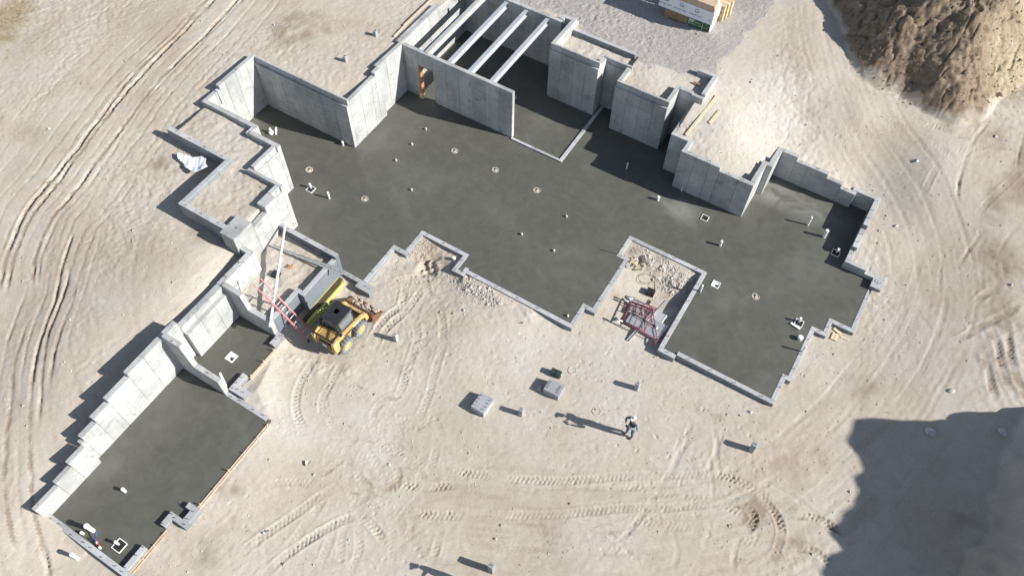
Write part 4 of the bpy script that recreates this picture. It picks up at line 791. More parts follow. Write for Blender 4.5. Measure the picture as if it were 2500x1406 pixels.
# ------------------------------------------------------------------ skid steer loader
gzs = -.40
t = empty('skid_steer', 'yellow skid steer loader with black cab and toothed bucket beside the yellow-wrapped beams', 'skid steer', (-14.86, 11.22, gzs)); t.scale = (.95, .95, .95)
def wheel(x, y):
    sgn = 1 if x > 0 else -1; g_ = MB(); n = 30; w_ = .26
    rings = [(.22, -.10), (.33, -.125), (.385, -.11), (.40, -.06), (.40, .06), (.385, .11), (.33, .125), (.22, .10)]
    vs = [(a, r*math.cos(2*math.pi*i/n), r*math.sin(2*math.pi*i/n)) for r, a in rings for i in range(n)]
    g_.add(vs, [(k*n+i, k*n+(i+1) % n, (k+1)*n+(i+1) % n, (k+1)*n+i) for k in range(len(rings)-1) for i in range(n)])
    for i in range(15):
        for s2 in (-1, 1):
            a0 = 2*math.pi*(i+.5*(s2 > 0))/15; M_ = Matrix.Rotation(a0, 4, 'X')
            g_.box(min(0, s2*.135), max(0, s2*.135), -.033, .033, .385, .432, M_ @ Matrix.Rotation(R(0), 4, 'Z'))
    o = g_.build('tyre', 'dusty_rubber', t); o.location = (x, y, .42)
    mb = MB(); mb.tube((sgn*.02,0,0), (sgn*.10,0,0), .21, .225, 22); mb.tube((sgn*.095,0,0), (sgn*.12,0,0), .13, .10, 16)
    for i in range(8): mb.tube((sgn*.10, .16*math.cos(i*.785), .16*math.sin(i*.785)), (sgn*.12, .16*math.cos(i*.785), .16*math.sin(i*.785)), .018, None, 6)
    mb.build('rim', 'yellow_paint', o, False)
for x in (-.60, .60):
    for y in (-.47, .53): wheel(x, y)
MB().bbox(-.44, .44, -1.02, .85, .22, .62, .03).build('chassis', 'yellow_paint', t)
MB().prism([(-1.08,.60),(-1.10,.95),(-1.02,1.24),(-.42,1.30),(-.42,.60)], 'x', -.43, .43).build('engine_hood', 'yellow_paint', t)
mb = MB()
for i in range(7): mb.box(-.30, .30, -.95+i*.07, -.925+i*.07, 1.255+i*.006, 1.285+i*.006)
mb.build('hood_grille', 'yellow_paint', t)
MB().box(-.34, .34, -1.13, -1.09, .62, 1.10).build('rear_door', 'black_paint', t); MB().box(-.12, .12, -1.142, -1.132, .78, .92).build('number_plate', 'cap_white', t)
for x in (-.30, .30): MB().tube((x,-1.11,1.12), (x,-1.15,1.12), .05).build('tail_light', 'red_steel', t)
# cab
cab = MB()
cab.bbox(-.46, .46, -.50, .54, 1.86, 1.99, .05); cab.build('cab_roof', 'black_paint', t)
MB().box(-.15, .06, -.05, .18, 1.982, 1.99).build('roof_rust_patch', 'rust', t)
for x in (-.41, .41):
    for y0, y1 in ((-.42, -.42), (.45, .52)): MB().beam((x, y0, 1.88), (x, y1, .62), .05, .05, (0,1,0)).build('cab_post', 'black_paint', t)
    MB().prism([(-.38,1.05),(-.38,1.84),(.42,1.84),(.47,1.05)], 'x', x-.008, x+.008).build('side_window', 'glass_dark', t)
    MB().prism([(-.42,.6),(-.42,1.05),(.50,1.05),(.52,.6)], 'x', x-.02, x+.02).build('cab_side', 'black_paint', t)
MB().box(-.40, .40, -.46, -.425, 1.0, 1.86).build('rear_window', 'glass_dark', t); MB().box(-.22, .22, -.2, .25, .62, 1.1).build('seat', 'rubber', t)
for x in (-.3, .3): MB().tube((x,.3,.8), (x,.34,1.25), .02).build('control_lever', 'dark_metal', t)
# lift arms
for sx in (-1, 1):
    x0, x1 = (.50, .62) if sx > 0 else (-.62, -.50)
    MB().prism([(-1.16,1.05),(-1.16,1.40),(-.95,1.42),(.85,1.12),(1.10,.95),(1.20,.45),(1.02,.42),(.95,.80),(.75,.95),(-.95,1.18)], 'x', x0, x1).build('lift_arm', 'yellow_paint', t)
    MB().prism([(-1.08,.55),(-1.14,1.05),(-.98,1.2),(-.80,1.1),(-.84,.55)], 'x', x0+.02*sx, x1-.02*sx+.001).build('arm_tower', 'yellow_paint', t)
    e = x1 if sx > 0 else x0
    MB().prism([(-.45,1.15),(-.45,1.24),(.15,1.15),(.15,1.06)], 'x', min(e, e+.006*sx), max(e, e+.006*sx)).build('decal', 'black_paint', t)
    MB().prism([(.25,1.05),(.25,1.12),(.55,1.08),(.55,1.01)], 'x', min(e, e+.006*sx), max(e, e+.006*sx)).build('decal', 'cap_white', t)
    MB().prism([(-1.08,1.24),(-1.08,1.34),(-.98,1.34),(-.98,1.24)], 'x', min(e, e+.006*sx), max(e, e+.006*sx)).build('badge', 'cap_white', t)
    MB().tube((sx*.47,-.75,.75), (sx*.47,.1,1.08), .045).build('lift_cylinder', 'black_paint', t, True)
    MB().box(min(x0, x1), max(x0, x1), -.62, -.50, 1.36, 1.42).build('arm_step', 'black_paint', t)
MB().beam((-.56,-1.08,1.46), (.56,-1.08,1.46), .07, .07).build('rear_crossbar', 'black_paint', t)
for x in (-.52, .52): MB().beam((x,-1.08,1.46), (x,-.42,1.68), .06, .06).build('guard_bar', 'black_paint', t)
MB().beam((-.5,-.55,1.40), (.5,-.55,1.40), .05, .05).build('guard_bar', 'black_paint', t)
MB().beam((-.58,1.05,.80), (.58,1.05,.80), .12, .12).build('front_crossbar', 'yellow_paint', t)
for x in (-.22, .22): MB().tube((x,.9,1.0), (x,1.22,.55), .04).build('tilt_cylinder', 'dark_metal', t, True)
mb = MB()
for i in range(14): a = i*.45; mb.tube((-.35+.03*i, .72+.05*math.sin(a), 1.05+.05*math.cos(a)), (-.33+.03*i, .76+.06*math.sin(a+.5), 1.0+.06*math.cos(a+.5)), .022, None, 6)
mb.build('hydraulic_hoses', 'orange_wood', t)
# bucket
bp = [(1.22,.62),(1.18,.30),(1.26,.10),(1.45,.03),(1.95,.03),(1.95,.055),(1.48,.06),(1.31,.13),(1.24,.32),(1.28,.62)]
bk = MB().prism(bp, 'x', -.80, .80).build('bucket', 'rust', t)
for x in (-.80, .785): MB().prism([(1.22,.62),(1.18,.30),(1.26,.10),(1.45,.03),(1.95,.04),(1.55,.45),(1.32,.62)], 'x', x, x+.018).build('bucket_side', 'rust', bk)
MB().box(-.80, .80, 1.20, 1.36, .622, .642).build('bucket_lip', 'rust', bk)
for i in range(11): MB().box(-.72+i*.14-.042, -.72+i*.14+.042, 1.235, 1.325, .642, .650).build('lip_hole', 'dark_hole', bk)
mb = MB()
for i in range(60):
    a = RNG.uniform(-.75, .75); c = RNG.uniform(1.35, 1.9); s_ = RNG.uniform(.03, .08); mb.bbox(a-s_, a+s_, c-s_, c+s_, .05, .08+s_*RNG.uniform(.8, 1.8), s_*.3)
mb.build('bucket_dirt', 'dirt_clod', bk)

# ------------------------------------------------------------------ ladder, long pipe, planks, beams by the yard
t = empty('extension_ladder', 'red-railed aluminium extension ladder leaning on the wall behind the skid steer', 'ladder', (-15.97, 10.41, -.36))
top = Vector((-2.08, -.08, 2.78)); u = Vector((0,1,0))
for s_ in (-1, 1):
    MB().beam(u*s_*.20, top+u*s_*.19, .028, .055, (0,0,1)).build('rail', 'ladder_red', t)
    MB().beam(top*.12+u*s_*.165+Vector((0,0,.05)), top*.80+u*s_*.16+Vector((0,0,.05)), .02, .05).build('fly_rail', 'ladder_red', t)
    MB().box(-.05, .05, -.04, .04, -.03, .03).build('foot', 'rubber', t).location = tuple(u*s_*.2)
for i in range(12):
    c_ = top*(.05+i*.081); MB().tube(tuple(c_-u*.19), tuple(c_+u*.19), .021, None, 8).build('rung', 'aluminium', t, True)
t = empty('long_pipe', 'long white plastic pipe lying across the walls of the sandy yard', 'pipe', (-17.02, 9.55, 1.22))
e1 = Vector((-19.62,13.62,1.42))-Vector((-17.02,9.55,1.22)); MB().tube((.06,-.1,-.0), tuple(e1), .057, None, 14).build('pipe_wall', 'pvc_white', t, True)
MB().tube(tuple(e1*-.045), tuple(e1*.02), .067, None, 14).build('socket', 'pvc_white', t, True); MB().tube(tuple(e1*.33), tuple(e1*.36), .062, None, 14).build('joint', 'pvc_white', t, True)
for a, c, l in [((-19.72,12.72,.92),(-16.02,13.02,1.14),'grey metal strip crossing the sandy yard, outer of the two'),((-19.25,12.74,.90),(-16.35,13.16,1.14),'grey metal strip crossing the sandy yard, inner of the two')]:
    t = empty('metal_strip', l, 'metal strip', a); d = Vector(c)-Vector(a)
    MB().beam((0,0,0), tuple(d), .075, .012).build('flange', 'weathered_ply', t); MB().beam((.0,.035,.02), tuple(d+Vector((0,.035,.02))), .012, .05).build('leg', 'weathered_ply', t)
t = empty('wrapped_beams', 'timber beams in bright yellow-green plastic wrap lying beside the blue-grey wall', 'timber beams', (-16.5, 12.1, -.36))
MB().bbox(-.045, .12, -1.30, 1.28, 0, .24, .03).build('wrap', 'yellow_wrap', t); MB().box(-.235, -.05, -1.27, 1.30, 0, .26).build('bare_beam', 'brown_edge', t)
MB().box(-.26, -.237, -1.27, 1.30, .02, .30).build('wrap_edge', 'yellow_wrap', t); MB().box(-.04, .03, -.55, 1.1, .242, .256).build('exposed_edge', 'brown_edge', t); MB().bbox(.13, .22, -1.33, -.2, 0, .16, .03).build('lower_beam', 'yellow_wrap', t)
t = empty('black_drain_grate', 'small black ribbed plastic block on the sand of the yard', 'plastic block', (-18.60, 11.62, .80), R(8))
for i in range(4): MB().box(-.17+i*.085, -.10+i*.085, -.15, .15, .0, .16).build('rib', 'black_paint', t)
MB().box(-.17, .17, -.15, .15, -.02, .08).build('base', 'black_paint', t)
t = empty('black_crate', 'small black ribbed crate on the ground above the scaffold pile', 'crate', (-4.55, 20.14, gz(-4.55,20.14)), R(6))
for i in range(4): MB().box(-.18+i*.09, -.105+i*.09, -.15, .15, .0, .24).build('rib', 'black_paint', t)
MB().box(-.18, .18, -.15, .15, -.02, .18).build('base', 'black_paint', t)
t = empty('green_box', 'dark green lidded box beside the square footing pad', 'box', (-6.12, 14.38, gz(-6.12,14.38)), R(4))
MB().bbox(-.24, -.02, -.12, .12, 0, .28, .02).build('lid', 'green_box', t); MB().bbox(-.01, .22, -.13, .12, 0, .30, .02).build('body', 'green_box', t); MB().torus((.24,0,.22), .06, .012, 14, 6, 'x').build('handle', 'aluminium', t, True)

# ------------------------------------------------------------------ scaffold pile in the notch
zb = gz(-4.3, 18.7)+.02
def plank(label, x0, x1, y0, y1, z0, z1, mat, ribs=0, name='scaffold_plank'):
    t = empty(name, label, 'scaffold plank', ((x0+x1)/2, (y0+y1)/2, z0), R(-4)); a, c = (x1-x0)/2, (y1-y0)/2; h = z1-z0
    MB().box(-a, a, -c+.03, c-.03, h-.03, h).build('deck', mat, t)
    for s_ in (-1, 1): MB().box(-a, a, s_*c-(.03 if s_ > 0 else 0), s_*c+(.0 if s_ > 0 else .03), 0, h+.01).build('side_rail', 'aluminium', t)
    for i in range(ribs): y = -c+.06+i*(2*c-.12)/max(1, ribs-1); MB().box(-a, a, y-.008, y+.008, h, h+.014).build('deck_rib', 'aluminium', t)
    MB().box(a-.02, a+.03, -c, c, 0, h+.02).build('end_bar', 'pvc_white', t)
    for s_ in (-.6, .6): MB().tube((a+.03, s_*c, h*.5), (a+.12, s_*c, h*.6), .018, None, 8).build('hook', 'aluminium', t, True)
plank('wide pale scaffold plank at the top of the pile', -5.15, -3.42, 18.98, 19.45, zb, zb+.16, 'aluminium')
plank('ribbed aluminium scaffold plank in the middle of the pile', -4.95, -3.16, 18.60, 18.95, zb, zb+.20, 'aluminium', 6)
plank('ribbed aluminium scaffold plank at the bottom of the pile', -4.80, -3.20, 18.12, 18.56, zb, zb+.20, 'aluminium', 7)
plank('green-tinged narrow scaffold plank between the ribbed ones', -4.6, -3.5, 18.52, 18.66, zb+.02, zb+.24, 'green_box')
def frame_(label, pts, zt, wheels=True, rungs=4, mid=True):
    t = empty('scaffolding', label, 'scaffold frame', (pts[0][0], pts[0][1], zt)); q = [Vector((a-pts[0][0], c-pts[0][1], 0)) for a, c in pts]   # TL TR BR BL
    for a, c in ((0,1),(3,2),(0,3),(1,2)): MB().tube(tuple(q[a]), tuple(q[c]), .020, None, 8).build('tube', 'red_steel', t, True)
    MB().tube(tuple(q[0]+Vector((.0,-.12,0))), tuple(q[1]+Vector((0,-.12,0))), .018, None, 8).build('tube', 'red_steel', t, True)
    m0 = q[0].lerp(q[3], .45); m1 = q[1].lerp(q[2], .45)
    if mid: MB().tube(tuple(m0), tuple(m1), .02, None, 8).build('brace', 'red_steel', t, True)
    for i in range(1, rungs): MB().tube(tuple(q[0].lerp(q[1], i/rungs)), tuple(m0.lerp(m1, i/rungs) if i % 2 else q[3].lerp(q[2], i/rungs)), .016, None, 8).build('rung', 'red_steel', t, True)
    if wheels:
        for k in (0, 3):
            d = (q[k]-q[1 if k == 0 else 2]).normalized(); e = q[k]+d*.30
            MB().tube(tuple(q[k]), tuple(e), .032, None, 10).build('leg_tube', 'pvc_white', t, True); MB().tube(tuple(e+Vector((.0,-.03,0))), tuple(e+Vector((0,.03,0))), .075, None, 16).build('caster', 'rubber', t, True)
            MB().tube(tuple(e+Vector((0,-.034,0))), tuple(e+Vector((0,.034,0))), .03, None, 10).build('caster_hub', 'aluminium', t, True)
frame_('red scaffold frame with casters lying on top of the planks', [(-5.02,19.22),(-3.95,19.38),(-3.88,18.08),(-4.88,17.98)], zb+.36, rungs=4)
frame_('lower red scaffold frame with casters under the other frame', [(-5.10,19.08),(-4.05,19.25),(-3.22,18.02),(-4.98,17.92)], zb+.28, rungs=3, mid=False)
t = empty('steel_channel', 'long grey metal channel lying diagonally through the scaffold pile', 'metal channel', (-4.30, 17.42, zb+.06)); d = Vector((.50, 2.55, .26))
MB().beam((0,0,0), tuple(d), .10, .012).build('web', 'weathered_ply', t); MB().beam((.05,0,.02), tuple(d+Vector((.05,0,.02))), .012, .06).build('flange', 'aluminium', t); MB().beam((-.05,0,.02), tuple(d+Vector((-.05,0,.02))), .012, .06).build('flange', 'aluminium', t)
t = empty('red_tube', 'short red tube at the lower right of the scaffold pile', 'tube', (-3.24, 18.05, zb+.3)); MB().tube((0,0,0), (-.02,-.36,-.1), .03, None, 8).build('tube', 'red_steel', t, True)

# ------------------------------------------------------------------ lumber stacks on the gravel
def text_mesh(body, size, mat, parent, loc, name='lettering', bold=.0):
    cu = bpy.data.curves.new('lettering', 'FONT'); cu.body = body; cu.size = size; cu.extrude = .0015; cu.offset = bold; cu.resolution_u = 2
    o = bpy.data.objects.new('tmp', cu); COL.objects.link(o); bpy.context.view_layer.update()
    me = bpy.data.meshes.new_from_object(o.evaluated_get(bpy.context.evaluated_depsgraph_get())); bpy.data.objects.remove(o)
    me.materials.clear(); me.materials.append(MATS[mat]); r = bpy.data.objects.new(name, me); COL.objects.link(r); r.parent = parent; r.location = loc; r.rotation_euler = (R(90), 0, 0); return r
gzl = 2.93
t = empty('sheathing_bundle', 'bundle of sheathing panels with a green printed end under the wrapped lumber', 'panel bundle', (-9.68, 34.0, gzl))
MB().box(-1.24, 1.24, -.42, .50, .10, .56).build('panel_stack', 'kraft', t)
mb = MB(); 
for x in (-1.1, 0, 1.1): mb.box(x-.05, x+.05, -.42, .5, 0, .10)
mb.build('bearers', 'lumber_top', t)
MB().box(.02, 1.245, -.428, -.422, .10, .56).build('printed_end', 'zip_green', t); MB().box(1.242, 1.25, -.42, .20, .10, .56).build('white_side', 'white_end', t); MB().box(1.242, 1.25, .20, .5, .10, .5).build('bare_side', 'lumber_pale', t)
MB().box(-.62, -.6, -.43, -.424, .1, .56).build('panel_joint', 'brown_edge', t)
text_mesh('ZIP', .20, 'print_white', t, (.10, -.431, .37), bold=.006); text_mesh('SYSTEM', .09, 'print_white', t, (.42, -.431, .37))
for x in (.09, .84): MB().box(x-.008, x+.008, -.434, -.43, .10, .56).build('strap', 'print_white', t)
for z, x0, x1 in ((.33,.08,.40),(.25,.08,.55),(.17,.30,.95),(.27,.60,1.1)): MB().box(x0, x1, -.4335, -.4315, z, z+.012).build('printed_line', 'print_green' if z < .2 else 'print_white', t)
t = empty('wrapped_lumber', 'lumber unit in white printed wrap with blue lettering, topped with bare boards', 'lumber bundle', (-9.84, 33.98, gzl+.60))
MB().box(-1.46, 1.46, -.48, .42, .02, .74).build('wrap', 'white_wrap', t); MB().box(1.461, 1.468, -.48, .42, .02, .74).build('wrap_end', 'white_end', t)
for i in range(4): MB().box(-1.45, 1.44-.02*i, -.46+.0*i, .0, .75+i*.085, .83+i*.085).build('board', 'lumber_top', t)
for i in range(4): MB().box(-1.45, 1.36, .02, .40, .75+i*.085, .83+i*.085).build('board', 'lumber_pale', t)
MB().box(.62, .635, -.465, -.461, .75, 1.09).build('strap', 'print_white', t)
def logo(x, z):
    n = 26; mb = MB(); vs = []; 
    for i in range(n+1):
        a = R(-52)+R(284)*i/n; wdt = .022
        for r in (.098-wdt/2, .098+wdt/2): vs.append((x+r*math.cos(a), -.484, z+r*math.sin(a)))
    mb.add(vs, [(2*i, 2*i+1, 2*i+3, 2*i+2) for i in range(n)]); mb.build('logo_ring', 'print_blue', t)
    mb = MB(); 
    for k, (dx, h) in enumerate(((-.045, .07), (.0, .10), (.045, .07))):
        for q in (0, 1):
            s_ = -1 if q else 1; mb.add([(x+dx, -.4845, z-.09+h), (x+dx, -.4845, z-.115+h), (x+dx+s_*.055, -.4845, z-.115), (x+dx+s_*.055, -.4845, z-.095)], [(0,1,2,3)])
    mb.build('logo_peaks', 'print_green', t)
for k, x in enumerate((-1.20, -.37, .46)):
    logo(x+.12, .52)
    for w_, s_, dx in (('I', .135, -.26), ('DAHO', .10, -.225), ('F', .135, .07), ('OREST', .10, .135)): text_mesh(w_, s_, 'print_blue', t, (x+dx, -.4835, .22))
    text_mesh('GROUP', .035, 'print_blue', t, (x-.02, -.4835, .14))
text_mesh('I', .135, 'print_blue', t, (1.24, -.4835, .22)); text_mesh('DA', .10, 'print_blue', t, (1.275, -.4835, .22))
text_mesh('F', .11, 'print_green', t, (-.05, -.4835, .50))
t = empty('lumber_stack', 'second stack of yellow lumber behind the white-wrapped unit', 'lumber stack', (-9.35, 35.1, gzl))
for i in range(6):
    for j in range(4): MB().box(-1.5+.05*(i % 3), 1.15+.09*((i*3+j) % 3), -.5+j*.27, -.25+j*.27, .1+i*.16, .25+i*.16).build('timber', 'lumber' if (i+j) % 2 else 'lumber_pale', t)
t = empty('lumber_stack', 'far lumber stack at the top edge of the picture', 'lumber stack', (-11.0, 36.6, gzl))
for i in range(5):
    for j in range(4): MB().box(-1.6, 1.6, -.5+j*.27, -.25+j*.27, .1+i*.16, .25+i*.16).build('timber', 'lumber_pale', t)

# ------------------------------------------------------------------ loose timber
def board(label, a, c, w_=.09, h=.04, mat='lumber_pale', zo=0.0, name='loose_board'):
    za, zc = gz(*a)+h/2+zo+.01, gz(*c)+h/2+zo+.01
    t = MB().beam((0,0,za-(za+zc)/2), (c[0]-a[0], c[1]-a[1], zc-(za+zc)/2), w_, h).build(name, mat, None, label=label, cat='board', kind='thing')
    t.location = (a[0], a[1], (za+zc)/2); return t
board('long pale plank lying beside the low sunlit curb at upper right', (-6.60,27.13), (-6.34,30.0), .12, .05, zo=.02)
board('short pale plank lying right of the long one', (-5.96,28.33), (-5.85,29.25), .13, .05)
board('long thin timber in the sand left of the beam room, lower length', (-21.76,24.97), (-21.82,26.6), .05, .08, 'form_wood')
board('long thin timber in the sand left of the beam room, upper length', (-21.80,25.9), (-21.79,29.6), .08, .07, 'form_wood', zo=.03)
board('wood block lying across the sandy pit at upper right', (-7.62,30.12), (-7.25,30.06), .07, .07, 'orange_wood', zo=.05)
board('pale board against the curb in the far lower right notch', (3.05,22.62), (3.43,22.50), .12, .04)
board('wide pale board lower of the pair in the right notch', (3.17,22.42), (3.16,22.07), .13, .04); board('wide pale board upper of the pair in the right notch', (3.31,22.44), (3.30,22.08), .13, .045)
board('thin half-buried strip in the far lower right notch', (3.45,22.40), (3.85,22.42), .05, .02)
board('small stick beside the low left corner of the lower right slab', (-2.97,17.28), (-2.80,17.42), .04, .04, 'muddy_wood')

# ------------------------------------------------------------------ crumpled white sheet by the porch
out = [P(px, py, 2.12) for px, py in [(c_[0]/4.545+350, c_[1]/4.545+350) for c_ in [(370,135),(400,215),(450,255),(470,300),(540,350),(600,378),(690,350),(745,320),(715,270),(728,215),(690,185),(640,188),(560,192),(500,168),(420,142)]]]
X, Y = np.meshgrid(np.arange(-27.8, -23.0, .035), np.arange(11.6, 15.2, .035), indexing='ij'); I = inside(out, X, Y)
idx = -np.ones(X.shape, int); idx[I] = np.arange(I.sum()); tx = (X+.62*Y)
ZZ = .05*np.abs(vnoise(tx*1.0, Y*.25, .16, 71))*2+.10*vnoise(X, Y, .45, 72)+.14+.22*smooth((X+25.2)/1.2)
vs = [(float(X[i, j]), float(Y[i, j]), gz(X[i, j], Y[i, j])+float(ZZ[i, j])) for i, j in zip(*np.where(I))]
fs = [(int(idx[i, j]), int(idx[i+1, j]), int(idx[i+1, j+1]), int(idx[i, j+1])) for i, j in zip(*np.where(I[:-1, :-1] & I[1:, :-1] & I[:-1, 1:] & I[1:, 1:]))]
ox, oy = out[0]; o = MB().add(vs, fs).build('white_sheet', 'cloth_white', None, True, label='crumpled white sheet lying outside the porch wall', cat='sheet', kind='thing')
sm = o.modifiers.new('thickness', 'SOLIDIFY'); sm.thickness = .008

# ------------------------------------------------------------------ debris in the two notches
random.seed(3)
def debris(cx, cy, n, spread, label, mats, name='debris_pile'):
    t = empty(name, label, 'debris', (cx, cy, gz(cx, cy)))
    for i in range(n):
        a = random.uniform(0, 6.28); r = spread*random.random()**.7; x, y = r*math.cos(a)*1.2, r*math.sin(a)*.8; L = random.uniform(.06, .22); th = random.uniform(0, 3.14)
        z = gz(cx+x, cy+y)-gz(cx, cy)+random.uniform(.02, .09)
        MB().beam((x-L*math.cos(th), y-L*math.sin(th), z), (x+L*math.cos(th), y+L*math.sin(th), z+random.uniform(-.03, .06)), random.uniform(.02, .07), random.uniform(.008, .03)).build('scrap', random.choice(mats), t)
debris(-5.85, 21.05, 22, .42, 'heap of wood scraps and white plastic scraps beside the dark hole', ['trash_pale', 'lumber_pale', 'cap_white', 'lumber', 'straw', 'kraft'])
board('short grey block of wood in the dark hole of the scaffold notch', (-6.15,20.98), (-6.02,20.62), .10, .06, 'weathered_ply', zo=.03)
t = empty('cable_coil', 'thin dark cable curling over the sand in the scaffold notch', 'cable', (-4.9, 20.9, gz(-4.9,20.9)+.02)); mb = MB(); pr = None
for i in range(40):
    a = i*.16; c_ = Vector((.5*math.cos(a)+.12*i/10-.2, -.35*math.sin(a)*(1+.01*i)-.015*i, .01)); 
    if pr is not None: mb.tube(tuple(pr), tuple(c_), .009, None, 5, False)
    pr = c_
mb.build('cable', 'dark_metal', t)
for px, py, l in [(1397,925-18,'faint ring of wire lying near the green box'),(1456,1006,'small pale ring lying above the shadow of the man')]:
    x, y = P(px, py, -.4); t = empty('wire_ring', l, 'ring', (x, y, gz(x, y)+.01)); MB().torus((0,0,0), .17, .01, 24, 5).build('ring', 'trash_pale', t, True)

# ------------------------------------------------------------------ rocks, clods, tufts
def rock_mesh(s_, mat, seed):
    bm = bmesh.new(); bmesh.ops.create_icosphere(bm, subdivisions=2, radius=s_); r = random.Random(seed)
    k = [(r.uniform(-1, 1), r.uniform(-1, 1), r.uniform(-1, 1)) for _ in range(5)]
    for v in bm.verts:
        d = v.co.normalized(); f = 1+.25*sum(max(0, d.dot(Vector(q).normalized()))**3 for q in k)-.3; v.co = Vector((d.x*f*1.2, d.y*f, d.z*f*.7))*s_
    me = bpy.data.meshes.new('rock'); bm.to_mesh(me); bm.free(); me.materials.append(MATS[mat]); return me
for i, (px, py, s_, l) in enumerate([(2263,1062,.20,'pale boulder in the large shadow, left one'),(2435,1067,.17,'pale boulder in the large shadow, right one'),(2045,637,.09,'small rock on the sand beside the right wall'),(345+605,1135+0,.07,'pale lump of concrete in the churned sand'),(2312,965,.12,'brown rock at the top edge of the large shadow')]):
    z = -.4 if py > 700 else .3; x, y = P(px, py, z); o = bpy.data.objects.new('rock', rock_mesh(s_, 'rock', i)); COL.objects.link(o); o.location = (x, y, gz(x, y)+s_*.2); tag(o, l, 'rock', kind='thing')
def scatter(name, n, region, size, mat, seed, kindname='stuff'):
    r = np.random.default_rng(seed); mb = MB(); c_ = 0
    base = [(1,0,0),(0,1,0),(-1,0,0),(0,-1,0),(0,0,1),(0,0,-1)]; fs = [(0,1,4),(1,2,4),(2,3,4),(3,0,4),(1,0,5),(2,1,5),(3,2,5),(0,3,5)]
    while c_ < n:
        x, y, ok = region(r)
        if not ok: continue
        s_ = r.uniform(*size)*(1+1.5*(r.random() > .96)); a = r.uniform(0, 6.28); z = gz(x, y)+s_*.25
        vs = []
        for bx_, by_, bz_ in base:
            k = r.uniform(.7, 1.25); ux, uy = bx_*math.cos(a)-by_*math.sin(a), bx_*math.sin(a)+by_*math.cos(a); vs.append((x+ux*s_*k, y+uy*s_*k, z+bz_*s_*.7*k))
        mb.add(vs, fs); c_ += 1
    return mb.build(name, mat, None, kind=kindname)
ALLP = (MAIN, WING, ROOM)
def notslab(x, y):
    for p_ in ALLP:
        if inside(p_, np.array([x]), np.array([y]))[0]: return False
    return True
scatter('soil_clods', 4200, lambda r: (lambda x, y: (x, y, notslab(x, y)))(r.uniform(-34, 7), r.uniform(-3, 34)), (.012, .032), 'dirt_clod', 1)
scatter('topsoil_clods', 900, lambda r: (lambda a, q: (1.3+5.1*q*math.cos(a), 40.5+6.1*q*math.sin(a), True))(r.uniform(0, 6.28), r.uniform(0, .95)**.5), (.02, .07), 'topsoil', 2)
def spoilreg(r):
    k = r.integers(0, 4); cx, cy, sx_, sy_ = [(-15.0,16.6,.7,.5),(-3.9,21.2,.9,.6),(-5.0,21.6,1.0,.4),(-11.2,16.0,1.0,.35)][k]
    x, y = r.normal(cx, sx_*.6), r.normal(cy, sy_*.6); return x, y, notslab(x, y)
scatter('spoil_clods', 1500, spoilreg, (.015, .045), 'spoil', 3)
def tufts(name, n, region, h, mat, seed):
    r = np.random.default_rng(seed); V, Fc = [], []
    while len(Fc) < n:
        x, y, ok = region(r)
        if not ok: continue
        z = gz(x, y)-.01
        for k in range(9):
            a = r.uniform(0, 6.28); L = r.uniform(*h); b_ = r.uniform(.25, .9); ox_, oy_ = r.normal(0, .05, 2); i = len(V)
            V += [(x+ox_-.006*math.sin(a), y+oy_+.006*math.cos(a), z), (x+ox_+.006*math.sin(a), y+oy_-.006*math.cos(a), z), (x+ox_+L*b_*math.cos(a), y+oy_+L*b_*math.sin(a), z+L*(1.1-b_))]
            Fc.append((i, i+1, i+2))
    return MB().add(V, Fc).build(name, mat, None, kind='stuff')
tufts('dry_grass', 20000, lambda r: (lambda x, y: (x, y, (r.random() < (.25 if (x-1.3)**2/26+(y-40.5)**2/37 > 1 else .9)) and x > -2.2 and (y > 34 or r.random() < .1)))(r.uniform(-2, 9), r.uniform(33, 47)), (.05, .15), 'straw', 5)
tufts('dry_grass_patch', 5000, lambda r: (lambda x, y: (x, y, True))(*(np.array(P(12, 45, 2.9))+r.normal(0, 1.3, 2))), (.06, .18), 'straw', 6)

